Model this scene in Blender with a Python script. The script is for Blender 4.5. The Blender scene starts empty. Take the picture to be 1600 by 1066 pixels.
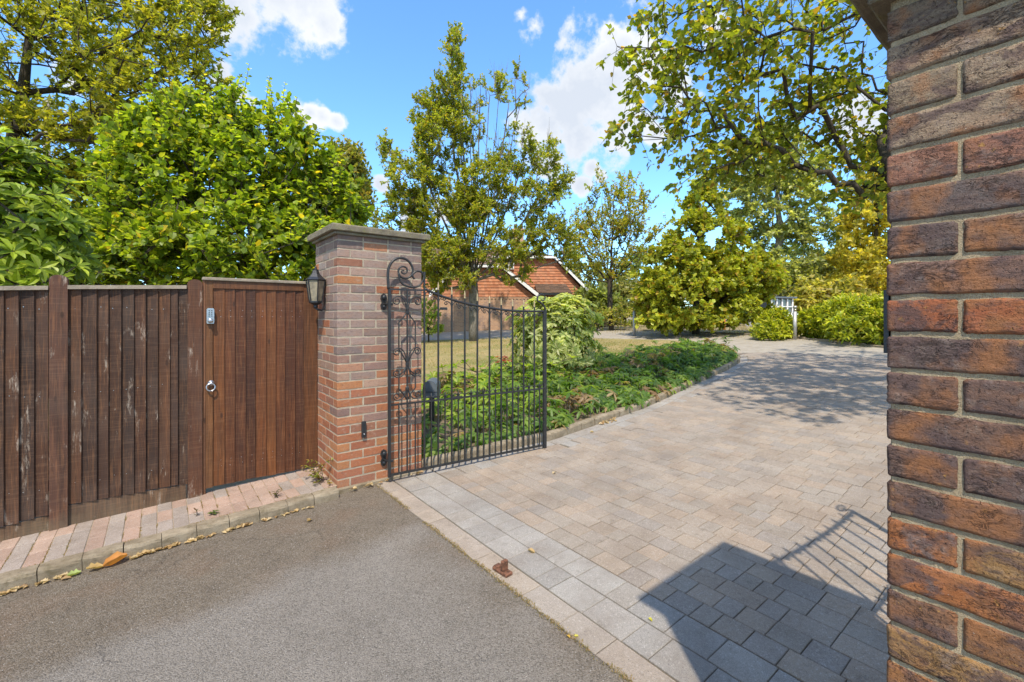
import bpy, math, random
import numpy as np
from mathutils import Vector, Matrix, noise as mnoise
R = math.radians
random.seed(7); rng = np.random.default_rng(11)
SC = bpy.context.scene
COL = SC.collection

# ------------------------------------------------------------------ camera, sky, sun, exposure
TH = R(51.8); S, C = math.sin(TH), math.cos(TH)
FL, HZ, CH = 700.0, 493.0, 1.48          # focal length (for a 1600 px wide frame), eye line, eye height
P0 = (-1.466, 3.76)                       # left pillar corner seen from the camera; it is the world origin
def w2(X, Y):
    a, b = X-P0[0], Y-P0[1]
    return (a*S+b*C, -a*C+b*S)
CAM = w2(0, 0)
cd = bpy.data.cameras.new('camera'); cam = bpy.data.objects.new('camera', cd); COL.objects.link(cam)
cd.sensor_width = 36; cd.lens = 36*FL/1600; cd.shift_y = -(533-HZ)/1600
cd.clip_start = .05; cd.clip_end = 3000
cam.location = (CAM[0], CAM[1], CH); cam.rotation_euler = (R(90), 0, -math.atan2(C, S))
SC.camera = cam
SC.view_settings.view_transform = 'Standard'; SC.view_settings.look = 'None'
SC.view_settings.exposure = 1.60; SC.view_settings.gamma = 1
SUNV = Vector((-.81, -1.10, 2.15)).normalized()
sd = bpy.data.lights.new('sun', 'SUN'); sd.energy = 2.0; sd.angle = R(.8); sd.color = (1, .905, .77)
so = bpy.data.objects.new('sun', sd); COL.objects.link(so)
so.rotation_euler = SUNV.to_track_quat('Z', 'Y').to_euler(); so.location = (0, -5, 12)

def pdir(px, py):
    X, Z = (px-800)/FL, (HZ-py)/FL
    v = Vector((X*S+C, -X*C+S, Z)); return v.normalized()

SKY_TINT = (.47, .68, .86, 1); SKY_STR = .15
def build_world():
    w = bpy.data.worlds.new('World'); SC.world = w; w.use_nodes = True
    nt = w.node_tree; nt.nodes.clear(); L = nt.links.new
    out = nt.nodes.new('ShaderNodeOutputWorld'); bg = nt.nodes.new('ShaderNodeBackground')
    sky = nt.nodes.new('ShaderNodeTexSky'); sky.sky_type = 'NISHITA'; sky.sun_disc = False
    sky.sun_elevation = math.asin(SUNV.z); sky.sun_rotation = math.atan2(SUNV.x, SUNV.y)
    sky.air_density = 1.0; sky.dust_density = .4; sky.ozone_density = 2.0
    tc = nt.nodes.new('ShaderNodeTexCoord')
    def math_(op, a, b=None, c=None):
        n = nt.nodes.new('ShaderNodeMath'); n.operation = op
        for i, v in enumerate((a, b, c)):
            if v is None: continue
            if isinstance(v, (int, float)): n.inputs[i].default_value = v
            else: L(v, n.inputs[i])
        return n.outputs[0]
    def noise_(scale, det, rough, vec):
        n = nt.nodes.new('ShaderNodeTexNoise'); n.inputs['Scale'].default_value = scale
        n.inputs['Detail'].default_value = det; n.inputs['Roughness'].default_value = rough
        L(vec, n.inputs['Vector']); return n
    tint = nt.nodes.new('ShaderNodeMix'); tint.data_type = 'RGBA'; tint.blend_type = 'MULTIPLY'
    tint.inputs['Factor'].default_value = 1
    L(sky.outputs[0], tint.inputs[6]); tint.inputs[7].default_value = SKY_TINT
    vec = tc.outputs['Generated']
    n1 = noise_(5.5, 9, .62, vec); n2 = noise_(3.2, 5, .55, vec); n3 = noise_(16, 6, .6, vec)
    blobs = [(425,5,72),(350,5,60),(505,35,26),(470,10,52),(390,25,52),(120,120,40),(372,146,20),(345,120,22),(395,160,12),
             (485,176,18),(503,182,15),(524,189,12),(462,168,17),(447,160,10),(835,40,34),(880,62,30),(815,25,26),(950,48,20),(915,140,80),(965,120,76),(900,165,70),(960,180,66),(850,190,50),
             (900,195,48),(955,195,52),(1010,110,50),(1060,150,40),(850,150,40),(925,262,13),(940,275,9),(596,288,14),(1335,185,46),
             (1300,130,30),(700,330,22),(860,255,22),(1120,40,30),(250,250,30),(1020,215,20),(640,350,20),(910,290,12)]
    dens = None
    lst = []
    for px, py, r in blobs:
        c = pdir(px, py); e = pdir(px+r, py); lst.append((c, (c-e).length*1.12))
    rr = random.Random(3)
    for k in range(80):                      # unseen clouds in the rest of the sky, extra ones added for neutral fill
        a = R(75)+rr.random()*R(300); el = R(12+rr.random()*45)
        c0 = Vector((math.cos(a)*math.cos(el), math.sin(a)*math.cos(el), math.sin(el)))
        if c0.dot(pdir(800, 200)) > .62: continue
        for j in range(2): lst.append(((c0+Vector((rr.uniform(-.1,.1), rr.uniform(-.1,.1), rr.uniform(-.03,.03)))).normalized(), rr.uniform(.10,.22)))
    for c, r in lst:
        d = nt.nodes.new('ShaderNodeVectorMath'); d.operation = 'DISTANCE'; L(vec, d.inputs[0]); d.inputs[1].default_value = c
        v = math_('MULTIPLY_ADD', d.outputs['Value'], -1/r, 1.0)
        v = math_('MAXIMUM', v, -1.0)
        dens = v if dens is None else math_('SMOOTH_MAX', dens, v, .25)
    s = math_('MULTIPLY_ADD', n1.outputs['Fac'], 3.2, -1.66)
    s2 = math_('MULTIPLY_ADD', n3.outputs['Fac'], 2.2, -1.1)
    tot = math_('ADD', math_('ADD', dens, s), s2)
    mr = nt.nodes.new('ShaderNodeMapRange'); mr.interpolation_type = 'SMOOTHSTEP'
    L(tot, mr.inputs[0]); mr.inputs[1].default_value = -.05; mr.inputs[2].default_value = .50
    cc = nt.nodes.new('ShaderNodeValToRGB'); L(math_('MULTIPLY_ADD', tot, .28, n2.outputs['Fac']), cc.inputs[0])
    cc.color_ramp.elements[0].position = .38; cc.color_ramp.elements[0].color = (.98, .99, 1.0, 1)
    cc.color_ramp.elements[1].position = .82; cc.color_ramp.elements[1].color = (.66, .72, .82, 1)
    sc_ = nt.nodes.new('ShaderNodeMix'); sc_.data_type = 'RGBA'; sc_.blend_type = 'MULTIPLY'; sc_.inputs['Factor'].default_value = 1
    L(cc.outputs[0], sc_.inputs[6]); v = .375/SKY_STR; sc_.inputs[7].default_value = (v, v, v, 1)
    mx = nt.nodes.new('ShaderNodeMix'); mx.data_type = 'RGBA'
    L(mr.outputs[0], mx.inputs['Factor']); L(tint.outputs[2], mx.inputs[6]); L(sc_.outputs[2], mx.inputs[7])
    L(mx.outputs[2], bg.inputs[0]); bg.inputs[1].default_value = SKY_STR; L(bg.outputs[0], out.inputs[0])
build_world()

# ------------------------------------------------------------------ ground profile and placing helpers
XS = [-40,-20,-4,-1.85,-.4,0,.3,1.2,2.4,5,10,15,22,40,400]
ZS = [-1.2,-.8,-.17,-.083,-.033,-.012,0,.018,.04,.16,.46,.76,.98,1.02,1.02]
def gz(x): return float(np.interp(x, XS, ZS))
def at(px, py, Y):
    x, y = w2((px-800)/FL*Y, Y); return Vector((x, y, CH+(HZ-py)/FL*Y))
def G(px, py):
    Y = .5
    while Y < 120:
        x, y = w2((px-800)/FL*Y, Y)
        if CH+(HZ-py)/FL*Y < gz(x): break
        Y += .02
    return x, y, Y
def on_plane(px, py, q, ang):
    """the point on a vertical plane through q, running at angle ang, seen in direction (px, py) -> (run along plane, z)"""
    d = pdir(px, py); n = Vector((-math.sin(ang), math.cos(ang), 0)); o = Vector((CAM[0], CAM[1], CH))
    t = (Vector((q[0], q[1], 0))-o).dot(n)/d.dot(n); p = o+d*t
    return ((p.x-q[0])*math.cos(ang)+(p.y-q[1])*math.sin(ang), p.z)
def pix(p):
    X = (p[0])*S-(p[1])*C+P0[0]; Y = p[0]*C+p[1]*S+P0[1]
    return (800+FL*X/Y, HZ-(p[2]-CH)/Y*FL, Y) if Y > .05 else (-999, -999, Y)

# ------------------------------------------------------------------ materials
class NT:
    def __init__(s, name):
        s.m = bpy.data.materials.new(name); s.m.use_nodes = True; s.t = s.m.node_tree
        s.t.nodes.clear(); s.out = s.n('ShaderNodeOutputMaterial')
        s.pos = s.n('ShaderNodeNewGeometry').outputs['Position']
    def n(s, k, **kw):
        x = s.t.nodes.new(k)
        for a, b in kw.items(): setattr(x, a, b)
        return x
    def put(s, sock, v):
        if isinstance(v, (int, float)): sock.default_value = v
        elif isinstance(v, (tuple, list)):
            if len(v) == 3 and len(sock.default_value) == 4: v = (*v, 1)
            sock.default_value = v
        else: s.t.links.new(v, sock)
    def math(s, op, *a, clamp=False):
        x = s.n('ShaderNodeMath', operation=op, use_clamp=clamp)
        for i, v in enumerate(a): s.put(x.inputs[i], v)
        return x.outputs[0]
    def vm(s, op, *a):
        x = s.n('ShaderNodeVectorMath', operation=op)
        for i, v in enumerate(a): s.put(x.inputs[i], v)
        return x.outputs[0]
    def noise(s, scale, det=4, rough=.55, vec=None, dist=0, out='Fac'):
        x = s.n('ShaderNodeTexNoise'); s.put(x.inputs['Scale'], scale); x.inputs['Detail'].default_value = det
        x.inputs['Roughness'].default_value = rough; x.inputs['Distortion'].default_value = dist
        s.put(x.inputs['Vector'], vec if vec is not None else s.pos); return x.outputs[out]
    def voro(s, scale, vec=None, feature='F1', out='Distance', rand=1):
        x = s.n('ShaderNodeTexVoronoi', feature=feature); s.put(x.inputs['Scale'], scale)
        x.inputs['Randomness'].default_value = rand
        s.put(x.inputs['Vector'], vec if vec is not None else s.pos); return x.outputs[out]
    def ramp(s, fac, stops):
        x = s.n('ShaderNodeValToRGB'); e = x.color_ramp.elements
        while len(e) < len(stops): e.new(.5)
        for i, (p, c) in enumerate(stops):
            e[i].position = p; e[i].color = (*c, 1) if isinstance(c, (tuple, list)) else (c, c, c, 1)
        s.put(x.inputs[0], fac); return x.outputs[0]
    def mix(s, a, b, f, mode='MIX'):
        x = s.n('ShaderNodeMix', data_type='RGBA', blend_type=mode)
        s.put(x.inputs[0], f); s.put(x.inputs[6], a); s.put(x.inputs[7], b); return x.outputs[2]
    def mrange(s, v, a, b, c=0., d=1.):
        x = s.n('ShaderNodeMapRange'); s.put(x.inputs[0], v)
        for i, q in enumerate((a, b, c, d)): x.inputs[i+1].default_value = q
        return x.outputs[0]
    def bump(s, h, dist=.01, strength=1, nrm=None):
        x = s.n('ShaderNodeBump'); x.inputs['Strength'].default_value = strength; x.inputs['Distance'].default_value = dist
        s.put(x.inputs['Height'], h)
        if nrm: s.put(x.inputs['Normal'], nrm)
        return x.outputs[0]
    def objcol(s): return s.n('ShaderNodeObjectInfo').outputs['Color']
    def objrand(s): return s.n('ShaderNodeObjectInfo').outputs['Random']
    def attr(s, name): return s.n('ShaderNodeAttribute', attribute_name=name).outputs['Color']
    def sep(s, v):
        x = s.n('ShaderNodeSeparateXYZ'); s.put(x.inputs[0], v); return x.outputs
    def principled(s, col, rough=.6, nrm=None, metal=0., spec=.5, link=True):
        p = s.n('ShaderNodeBsdfPrincipled'); s.put(p.inputs['Base Color'], col); s.put(p.inputs['Roughness'], rough)
        p.inputs['Metallic'].default_value = metal; s.put(p.inputs['Specular IOR Level'], spec)
        if nrm: s.put(p.inputs['Normal'], nrm)
        if link: s.t.links.new(p.outputs[0], s.out.inputs[0])
        return p.outputs[0]
MATS = {}
def brick_mat(name, src, near=False, mossy=0.):
    t = NT(name); base = t.objcol() if src == 'obj' else t.attr('tint')
    p = t.pos
    if src == 'obj': p = t.vm('ADD', p, t.vm('SCALE', t.n('ShaderNodeCombineXYZ').outputs[0]))
    st = t.vm('MULTIPLY', p, (1, 1, 2.2))
    big = t.noise(9, 4, .6, st); mid = t.noise(38, 5, .65, st); fine = t.noise(260 if not near else 420, 4, .7)
    c = t.mix(base, (.33, .17, .10), t.ramp(big, [(.45, 0.), (.72, .55)]))
    c = t.mix(c, (.10, .065, .06), t.ramp(mid, [(.50, 0.), (.68, .75 if near else .55)]))
    c = t.mix(c, (.46, .39, .31), t.ramp(t.noise(26, 6, .75, t.vm('ADD', p, (7, 3, 1))), [(.54, 0.), (.74, .35 if near else .55)]))
    c = t.mix(c, t.mix(c, (.02, .015, .015), .6), t.ramp(fine, [(.5, 0.), (.72, .9)]))
    if near:
        # lichen and iron spots of their own shape
        c = t.mix(c, (.50, .27, .07), t.math('MULTIPLY', t.ramp(t.noise(75, 3, .5, t.vm('ADD', p, (3, 9, 2))), [(.64, 0.), (.69, .8)]),
                  t.ramp(t.noise(5, 2, .5, t.vm('ADD', p, (1, 5, 8))), [(.5, 0.), (.6, 1.)])))
        c = t.mix(c, (.78, .74, .66), t.ramp(t.noise(130, 2, .5, t.vm('ADD', p, (13, 2, 5))), [(.75, 0.), (.78, .7)]))
        # dragged, creased faces
        wv = t.vm('MULTIPLY', t.vm('ADD', p, t.vm('SCALE', t.noise(14, 3, .5, p, out='Color'), )), (1, 1, 1.9))
        sc = wv.node; 
        cr = t.math('ABSOLUTE', t.math('SUBTRACT', t.noise(24, 4, .6, t.vm('MULTIPLY', p, (1, 1, 2.6)), dist=1.3), .5))
        crm = t.ramp(cr, [(0., 1.), (.014, .3), (.045, 0.)])
        zone = t.ramp(t.noise(11, 3, .6, t.vm('ADD', p, (4, 4, 4))), [(.50, 0.), (.60, 1.)])
        c = t.mix(c, (.115, .075, .07), t.ramp(t.noise(9, 8, .72, t.vm('ADD', t.vm('MULTIPLY', p, (1, 1, 1.7)), (21, 4, 4)), dist=.8), [(.49, 0.), (.57, .8)]))
        c = t.mix(c, (.27, .21, .185), t.ramp(t.noise(13, 8, .75, t.vm('ADD', p, (9, 44, 4))), [(.56, 0.), (.64, .5)]))
        pit = t.ramp(t.noise(190, 3, .6), [(.58, 0.), (.68, 1.)]); c = t.mix(c, (.05, .03, .025), t.math('MULTIPLY', pit, .6))
        c = t.mix(c, (.36, .15, .055), t.ramp(t.noise(10, 4, .6, t.vm('ADD', p, (1, 34, 4))), [(.52, 0.), (.66, .75)]))
        crz = t.math('MULTIPLY', crm, zone)
        c = t.mix(c, (.035, .025, .025), t.math('MULTIPLY', crz, .7))
        drag = t.noise(1., 5, .7, t.vm('MULTIPLY', p, (45, 45, 130)), dist=1.2)
        h = t.math('ADD', t.math('MULTIPLY', mid, .5), t.math('MULTIPLY', fine, .35)); h = t.math('ADD', h, t.math('MULTIPLY', drag, .55)); h = t.math('SUBTRACT', h, t.math('MULTIPLY', crz, .9)); h = t.math('SUBTRACT', h, t.math('MULTIPLY', pit, .25))
        n = t.bump(h, .011, 1)
    else:
        h = t.math('ADD', mid, t.math('MULTIPLY', fine, .4)); n = t.bump(h, .006, .8)
    t.principled(c, t.math('MULTIPLY_ADD', fine, .2, .72), n, spec=.3)
    return t.m
def fix_scale(m, v=.05):
    for n in m.node_tree.nodes:
        if n.type == 'VECT_MATH' and n.operation == 'SCALE': n.inputs['Scale'].default_value = v
def simple(name, col, rough=.6, metal=0., var=.25, scale=20, bump=.0, bscale=60, col2=None, spec=.5):
    t = NT(name); n = t.noise(scale, 5, .6)
    c2 = col2 or tuple(x*(1-var*1.6) for x in col)
    c = t.mix(col, c2, t.ramp(n, [(.38, 0.), (.68, 1.)]))
    nr = t.bump(t.noise(bscale, 5, .6), bump, 1) if bump else None
    t.principled(c, rough, nr, metal, spec); MATS[name] = t.m; return t.m

MATS['brick'] = brick_mat('old_brick', 'obj'); MATS['brick_far'] = brick_mat('old_brick_mass', 'attr')
MATS['brick_near'] = brick_mat('creased_brick', 'obj', True)
for k in ('brick', 'brick_far', 'brick_near'): fix_scale(MATS[k])
def mortar(name, a, b, sc=60):
    t = NT(name); f = t.noise(sc*4, 4, .7); g = t.noise(sc*.25, 5, .65)
    c = t.mix(a, b, t.ramp(g, [(.38, 0.), (.66, 1.)])); c = t.mix(c, tuple(x*.45 for x in b), t.ramp(f, [(.52, 0.), (.75, .7)]))
    c = t.mix(c, tuple(x*.5 for x in b), t.ramp(t.noise(11, 6, .8, t.vm('ADD', t.pos, (8, 1, 3))), [(.54, 0.), (.72, .5)]))
    t.principled(c, .95, t.bump(t.math('ADD', f, t.noise(sc, 6, .75)), .010, 1), spec=.15); MATS[name] = t.m; return t.m
mortar('mortar', (.60, .51, .38), (.42, .36, .28)); mortar('mortar_near', (.68, .55, .36), (.50, .39, .25), 70)
def stone(name, a, b, lich=(.20, .19, .08), sc=30):
    t = NT(name); f = t.noise(sc*6, 4, .75); g = t.noise(sc*.3, 6, .7)
    c = t.mix(a, b, t.ramp(g, [(.35, 0.), (.65, 1.)])); c = t.mix(c, lich, t.ramp(t.noise(sc*.6, 6, .7, t.vm('ADD', t.pos, (5, 5, 5))), [(.52, 0.), (.66, .7)]))
    c = t.mix(c, (.05, .045, .04), t.ramp(f, [(.56, 0.), (.74, .75)]))
    t.principled(c, .95, t.bump(t.math('ADD', f, t.math('MULTIPLY', g, .6)), .006, 1), spec=.15); MATS[name] = t.m
stone('cap_stone', (.27, .235, .17), (.145, .125, .095)); stone('kerb_stone', (.32, .265, .19), (.20, .16, .108), (.13, .105, .06), 24)
stone('concrete', (.37, .33, .27), (.29, .255, .205), (.25, .22, .17), 12)

def wood(name, rough=.6, aged=0.):
    t = NT(name); base = t.objcol(); r = t.objrand()
    off = t.n('ShaderNodeCombineXYZ'); t.put(off.inputs[0], t.math('MULTIPLY', r, 9)); t.put(off.inputs[2], t.math('MULTIPLY', r, 37))
    p = t.vm('ADD', t.pos, off.outputs[0])
    # knots distort the long grain
    kn = t.voro(1., t.vm('MULTIPLY', p, (7.5, 7.5, 3.0)))
    kd = t.ramp(kn, [(.0, 1.), (.16, .8), (.30, 0.)])
    pv = t.vm('MULTIPLY', p, (34, 34, 1.5))
    g = t.noise(1., 6, .62, pv, dist=1.1); g2 = t.noise(3.2, 4, .7, pv, dist=.6); bl = t.noise(2.2, 4, .6, t.vm('MULTIPLY', p, (2, 2, .8)))
    c = t.mix(base, t.mix(base, (.02, .012, .008), .62), t.ramp(g, [(.38, 0.), (.66, 1.)]))
    c = t.mix(c, t.mix(base, (.55, .25, .10), .35), t.math('MULTIPLY', t.ramp(g2, [(.50, 0.), (.72, 1.)]), .55))
    c = t.mix(c, t.mix(base, (.015, .010, .01), .55), t.ramp(bl, [(.45, 0.), (.7, .75)]))
    gn = t.ramp(t.math('ADD', t.math('MULTIPLY', t.sep(t.pos)[2], -2.2), t.noise(6, 4, .7)), [(.30, 0.), (.62, .45)]) if aged else None
    if aged: c = t.mix(c, (.16, .125, .075), gn)
    saw = t.ramp(t.noise(1., 3, .6, t.vm('MULTIPLY', p, (4, 4, 150))), [(.5, 0.), (.68, .35)]); c = t.mix(c, t.mix(c, (.35, .2, .12), .35), saw)
    sp = t.ramp(kn, [(.0, 1.), (.055, .85), (.085, 0.)])
    c = t.mix(c, (.03, .014, .008), t.math('MULTIPLY', sp, .8))
    if aged:
        wm = t.math('MULTIPLY', t.ramp(t.noise(1.3, 5, .7, t.vm('MULTIPLY', p, (8, 8, 2.2))), [(.58, 0.), (.66, 1.)]), t.ramp(t.noise(1., 6, .8, t.vm('MULTIPLY', p, (60, 60, 9))), [(.44, 0.), (.58, 1.)]))
        c = t.mix(c, (.42, .35, .28), t.math('MULTIPLY', wm, aged))
        gr = t.ramp(t.noise(3., 4, .6, p), [(.45, 0.), (.8, .3)]); c = t.mix(c, (.13, .095, .075), gr)
    h = t.math('ADD', g, t.math('MULTIPLY', g2, .5))
    t.principled(c, t.math('MULTIPLY_ADD', g2, .25, rough), t.bump(h, .003, .9), spec=.35)
    MATS[name] = t.m
wood('fence_wood', .62, .8); wood('gate_wood', .45, 0.)
simple('pale_wood', (.32, .265, .20), .8, 0, .3, 9, .003, 90)
def iron():
    t = NT('wrought_iron'); n = t.noise(120, 4, .6)
    c = t.mix((.018, .018, .019), (.05, .045, .04), t.ramp(t.noise(30, 5, .7), [(.5, 0.), (.75, 1.)]))
    t.principled(c, t.math('MULTIPLY_ADD', n, .3, .28), t.bump(n, .001, .6), spec=.5); MATS['iron'] = t.m
iron()
simple('black_metal', (.022, .024, .028), .38, 0, .3, 40, .0008, 150); simple('steel', (.52, .53, .55), .3, .9, .15, 60)
simple('grey_plastic', (.11, .13, .15), .42, 0, .15, 12); simple('rust', (.20, .085, .045), .85, 0, .5, 60, .003, 200)
simple('gold_paint', (.42, .33, .18), .5, 0, .25, 50)
simple('white_paint', (.78, .78, .76), .5, 0, .08, 6); simple('bollard_metal', (.48, .47, .45), .45, .5, .2, 8)
simple('orange_plastic', (.75, .28, .03), .5, 0, .1)
simple('soil', (.12, .085, .055), .95, 0, .5, 14, .03, 22, col2=(.20, .15, .10)); simple('joint_sand', (.10, .078, .052), .95, 0, .6, 30, .004, 200, col2=(.17, .14, .085))
simple('dust_sand', (.36, .29, .19), .95, 0, .4, 30, .003, 200, col2=(.22, .17, .11)); simple('cable', (.02, .02, .02), .6)
def lamp_glass():
    t = NT('lamp_glass'); t.principled(t.mix((.30, .26, .18), (.16, .145, .11), t.ramp(t.noise(30, 3), [(.4, 0.), (.7, 1.)])), .12, spec=.7); MATS['lamp_glass'] = t.m
lamp_glass()
def window_glass():
    t = NT('window_glass'); t.principled((.06, .075, .09), .06, spec=1.); MATS['window_glass'] = t.m
window_glass()

def asphalt():
    t = NT('asphalt'); p = t.pos
    v = t.voro(190, p, out='Color'); vd = t.voro(190, p); f = t.noise(330, 3, .7); big = t.noise(.8, 6, .72, dist=.6); mid = t.noise(7, 5, .65)
    c = t.mix((.225, .198, .165), (.295, .262, .222), t.ramp(big, [(.35, 0.), (.65, 1.)]))
    sx = t.sep(p)
    # the dusty brown band that has washed up along the kerb and the drive edge
    nn = t.math('MULTIPLY_ADD', t.noise(1.6, 5, .6, t.vm('ADD', p, (3, 8, 0))), 1.0, -.5)
    band = t.mrange(t.math('ADD', sx[1], t.math('MULTIPLY', nn, .55)), -1.12, -.92)
    bx = t.mrange(t.math('ADD', sx[0], t.math('MULTIPLY', nn, .5)), -.12, .28)
    bx = t.math('MULTIPLY', bx, t.ramp(t.noise(3, 4, .6), [(.3, .4), (.6, 1.)]))
    band = t.math('MAXIMUM', band, t.math('MULTIPLY', bx, .75))
    brown = t.mix((.15, .117, .080), (.20, .158, .110), t.ramp(mid, [(.35, 0.), (.68, 1.)]))
    c = t.mix(c, brown, t.math('MULTIPLY', band, .85, clamp=True))
    rb = t.math('MULTIPLY', t.ramp(t.noise(2.6, 4, .6, t.vm('ADD', p, (5, 1, 0))), [(.5, 0.), (.7, .6)]), band)
    c = t.mix(c, (.22, .13, .075), t.math('MULTIPLY', rb, .6))
    sp = t.sep(v)[0]
    c = t.mix(c, t.mix(c, (.50, .46, .41), .45), t.ramp(sp, [(.55, 0.), (1., .6)]))
    c = t.mix(c, t.mix(c, (.03, .03, .03), .6), t.ramp(sp, [(0., .8), (.4, 0.)]))
    c = t.mix(c, (.6, .57, .52), t.ramp(t.voro(28, p, out='Distance'), [(0., .7), (.07, .6), (.09, 0.)]))
    c = t.mix(c, t.mix(c, (.03, .03, .03), .5), t.ramp(f, [(.5, 0.), (.7, .75)]))
    ck = t.voro(1.15, t.vm('ADD', p, t.vm('SCALE', t.noise(3, 5, .7, out='Color'))), feature='DISTANCE_TO_EDGE')
    ck = t.math('MULTIPLY', t.ramp(ck, [(0., 1.), (.004, .7), (.009, 0.)]), t.ramp(t.noise(1.7, 3, .6, t.vm('ADD', p, (9, 2, 0))), [(.52, 0.), (.6, 1.)]))
    c = t.mix(c, (.06, .05, .04), t.math('MULTIPLY', ck, .25))
    h = t.math('SUBTRACT', t.math('SUBTRACT', f, ck), t.math('MULTIPLY', vd, 1.0))
    t.principled(c, .93, t.bump(h, .006, 1), spec=.2); MATS['asphalt'] = t.m; fix_scale(t.m, .25)
asphalt()
def paver(name, src):
    t = NT(name); base = t.objcol() if src == 'obj' else t.attr('tint'); p = t.pos
    f = t.noise(300, 3, .75); m = t.noise(60, 4, .7); g = t.noise(3.0, 5, .65)
    c = t.mix(base, t.mix(base, (.5, .45, .4), .35), t.ramp(m, [(.42, 0.), (.7, .9)]))
    c = t.mix(c, t.mix(base, (.05, .04, .035), .55), t.ramp(f, [(.46, 0.), (.66, 1.)]))
    c = t.mix(c, (.60, .56, .50), t.ramp(t.voro(170, p, out='Color'), [(.75, 0.), (1., .45)]))
    c = t.mix(c, t.mix(c, (.14, .10, .07), .5), t.ramp(g, [(.42, 0.), (.7, .8)]))
    c = t.mix(c, (.12, .095, .07), t.ramp(t.noise(17, 5, .75, t.vm('ADD', p, (3, 3, 0))), [(.56, 0.), (.75, .55)]))
    sx = t.sep(p); trk = t.math('MULTIPLY', t.ramp(t.math('ABSOLUTE', t.math('SUBTRACT', t.math('ABSOLUTE', t.math('ADD', sx[1], 2.05)), .78)), [(.0, .5), (.30, 0.)]), t.ramp(t.noise(1.3, 5, .7), [(.35, 0.), (.62, 1.)]))
    c = t.mix(c, t.mix(c, (.10, .085, .07), .5), t.math('MULTIPLY', trk, .7))
    c = t.mix(c, (.06, .05, .04), t.ramp(t.voro(23, p), [(.0, .8), (.05, .6), (.07, 0.)]))
    t.principled(c, .88, t.bump(t.math('ADD', f, m), .0035, .9), spec=.25); MATS[name] = t.m
paver('paver', 'obj'); paver('paver_mass', 'attr')
def ground_mats():
    t = NT('lawn_turf'); g = t.noise(.9, 5, .65); f = t.noise(40, 5, .75)
    c = t.mix((.38, .29, .14), (.21, .21, .07), t.ramp(g, [(.42, 0.), (.66, .9)])); c = t.mix(c, (.10, .085, .04), t.ramp(f, [(.48, 0.), (.75, .75)]))
    t.principled(c, .95, t.bump(f, .03, 1), spec=.1); MATS['lawn'] = t.m
    t = NT('dry_earth'); g = t.noise(.7, 5, .65); f = t.noise(30, 5, .75)
    c = t.mix((.34, .265, .17), (.20, .165, .09), t.ramp(g, [(.42, 0.), (.66, 1.)])); c = t.mix(c, (.10, .08, .045), t.ramp(f, [(.5, 0.), (.8, .6)]))
    t.principled(c, .95, t.bump(f, .02, 1), spec=.1); MATS['earth'] = t.m
ground_mats()
def leafmat(name, src='attr', rough=.45, trans=.35, spec=.4, gain=1.):
    t = NT(name); base = t.attr('tint') if src == 'attr' else t.objcol()
    n = t.noise(35, 3, .6); base = t.mix(base, t.mix(base, (.02, .03, .005), .5), t.ramp(n, [(.4, 0.), (.75, .6)]))
    p = t.principled(base, rough, None, 0, spec, link=False)
    tr = t.n('ShaderNodeBsdfTranslucent'); t.put(tr.inputs[0], t.mix(base, (2.4*gain, 2.3*gain, .9*gain), 1, 'MULTIPLY'))
    mx = t.n('ShaderNodeMixShader'); mx.inputs[0].default_value = trans
    t.t.links.new(p, mx.inputs[1]); t.t.links.new(tr.outputs[0], mx.inputs[2]); t.t.links.new(mx.outputs[0], t.out.inputs[0])
    MATS[name] = t.m
leafmat('leaf', trans=.46, gain=1.08); leafmat('leaf_obj', 'obj', trans=.42); leafmat('leaf_gloss', 'attr', .40, .34, .3); leafmat('leaf_gloss_obj', 'obj', .40, .34, .3)
leafmat('dead_leaf', 'obj', .7, .2)
def bark(name, a, b):
    t = NT(name); n = t.noise(9, 6, .7, t.vm('MULTIPLY', t.pos, (3, 3, .7))); f = t.noise(50, 4, .7, t.vm('MULTIPLY', t.pos, (1, 1, .4)))
    c = t.mix(a, b, t.ramp(n, [(.4, 0.), (.62, 1.)])); t.principled(c, .9, t.bump(t.math('ADD', n, f), .02, 1), spec=.2); MATS[name] = t.m
bark('bark_grey', (.22, .20, .165), (.10, .09, .07)); bark('bark_dark', (.09, .075, .055), (.04, .033, .025)); bark('bark_pale', (.30, .28, .23), (.14, .13, .10))

# ------------------------------------------------------------------ mesh and object helpers
W = {}; FRAME = {}
def link(name, me, parent=None, M=None, mat=None, kind=None, color=None):
    o = bpy.data.objects.new(name, me); COL.objects.link(o)
    if parent is not None:
        if M is None: M = FRAME.get(parent.name, Matrix.Identity(4))
        o.parent = parent; o.matrix_parent_inverse = W[parent.name].inverted()
        FRAME[o.name] = FRAME.get(parent.name, Matrix.Identity(4))
    if M is None: M = Matrix.Identity(4)
    o.matrix_basis = M; W[o.name] = M.copy()
    if mat and not me.materials: me.materials.append(MATS[mat])
    if kind: o['kind'] = kind
    if color is not None: o.color = (*color, 1)
    return o
def thing(name, label, cat, loc=(0, 0, 0), rz=0., group=None, local=False):
    o = bpy.data.objects.new(name, None); COL.objects.link(o); o.empty_display_size = .1
    M = Matrix.Translation(loc) @ Matrix.Rotation(rz, 4, 'Z'); o.matrix_basis = M; W[o.name] = M
    FRAME[o.name] = M if local else Matrix.Identity(4)
    o['label'] = label; o['category'] = cat
    if group: o['group'] = group
    return o
def tag(o, label, cat, group=None):
    o['label'] = label; o['category'] = cat
    if group: o['group'] = group
    return o
def mesh(name, v, f, smooth=False):
    me = bpy.data.meshes.new(name); me.from_pydata([tuple(x) for x in v], [], f); me.update()
    if smooth: me.polygons.foreach_set('use_smooth', [True]*len(me.polygons))
    return me
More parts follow.
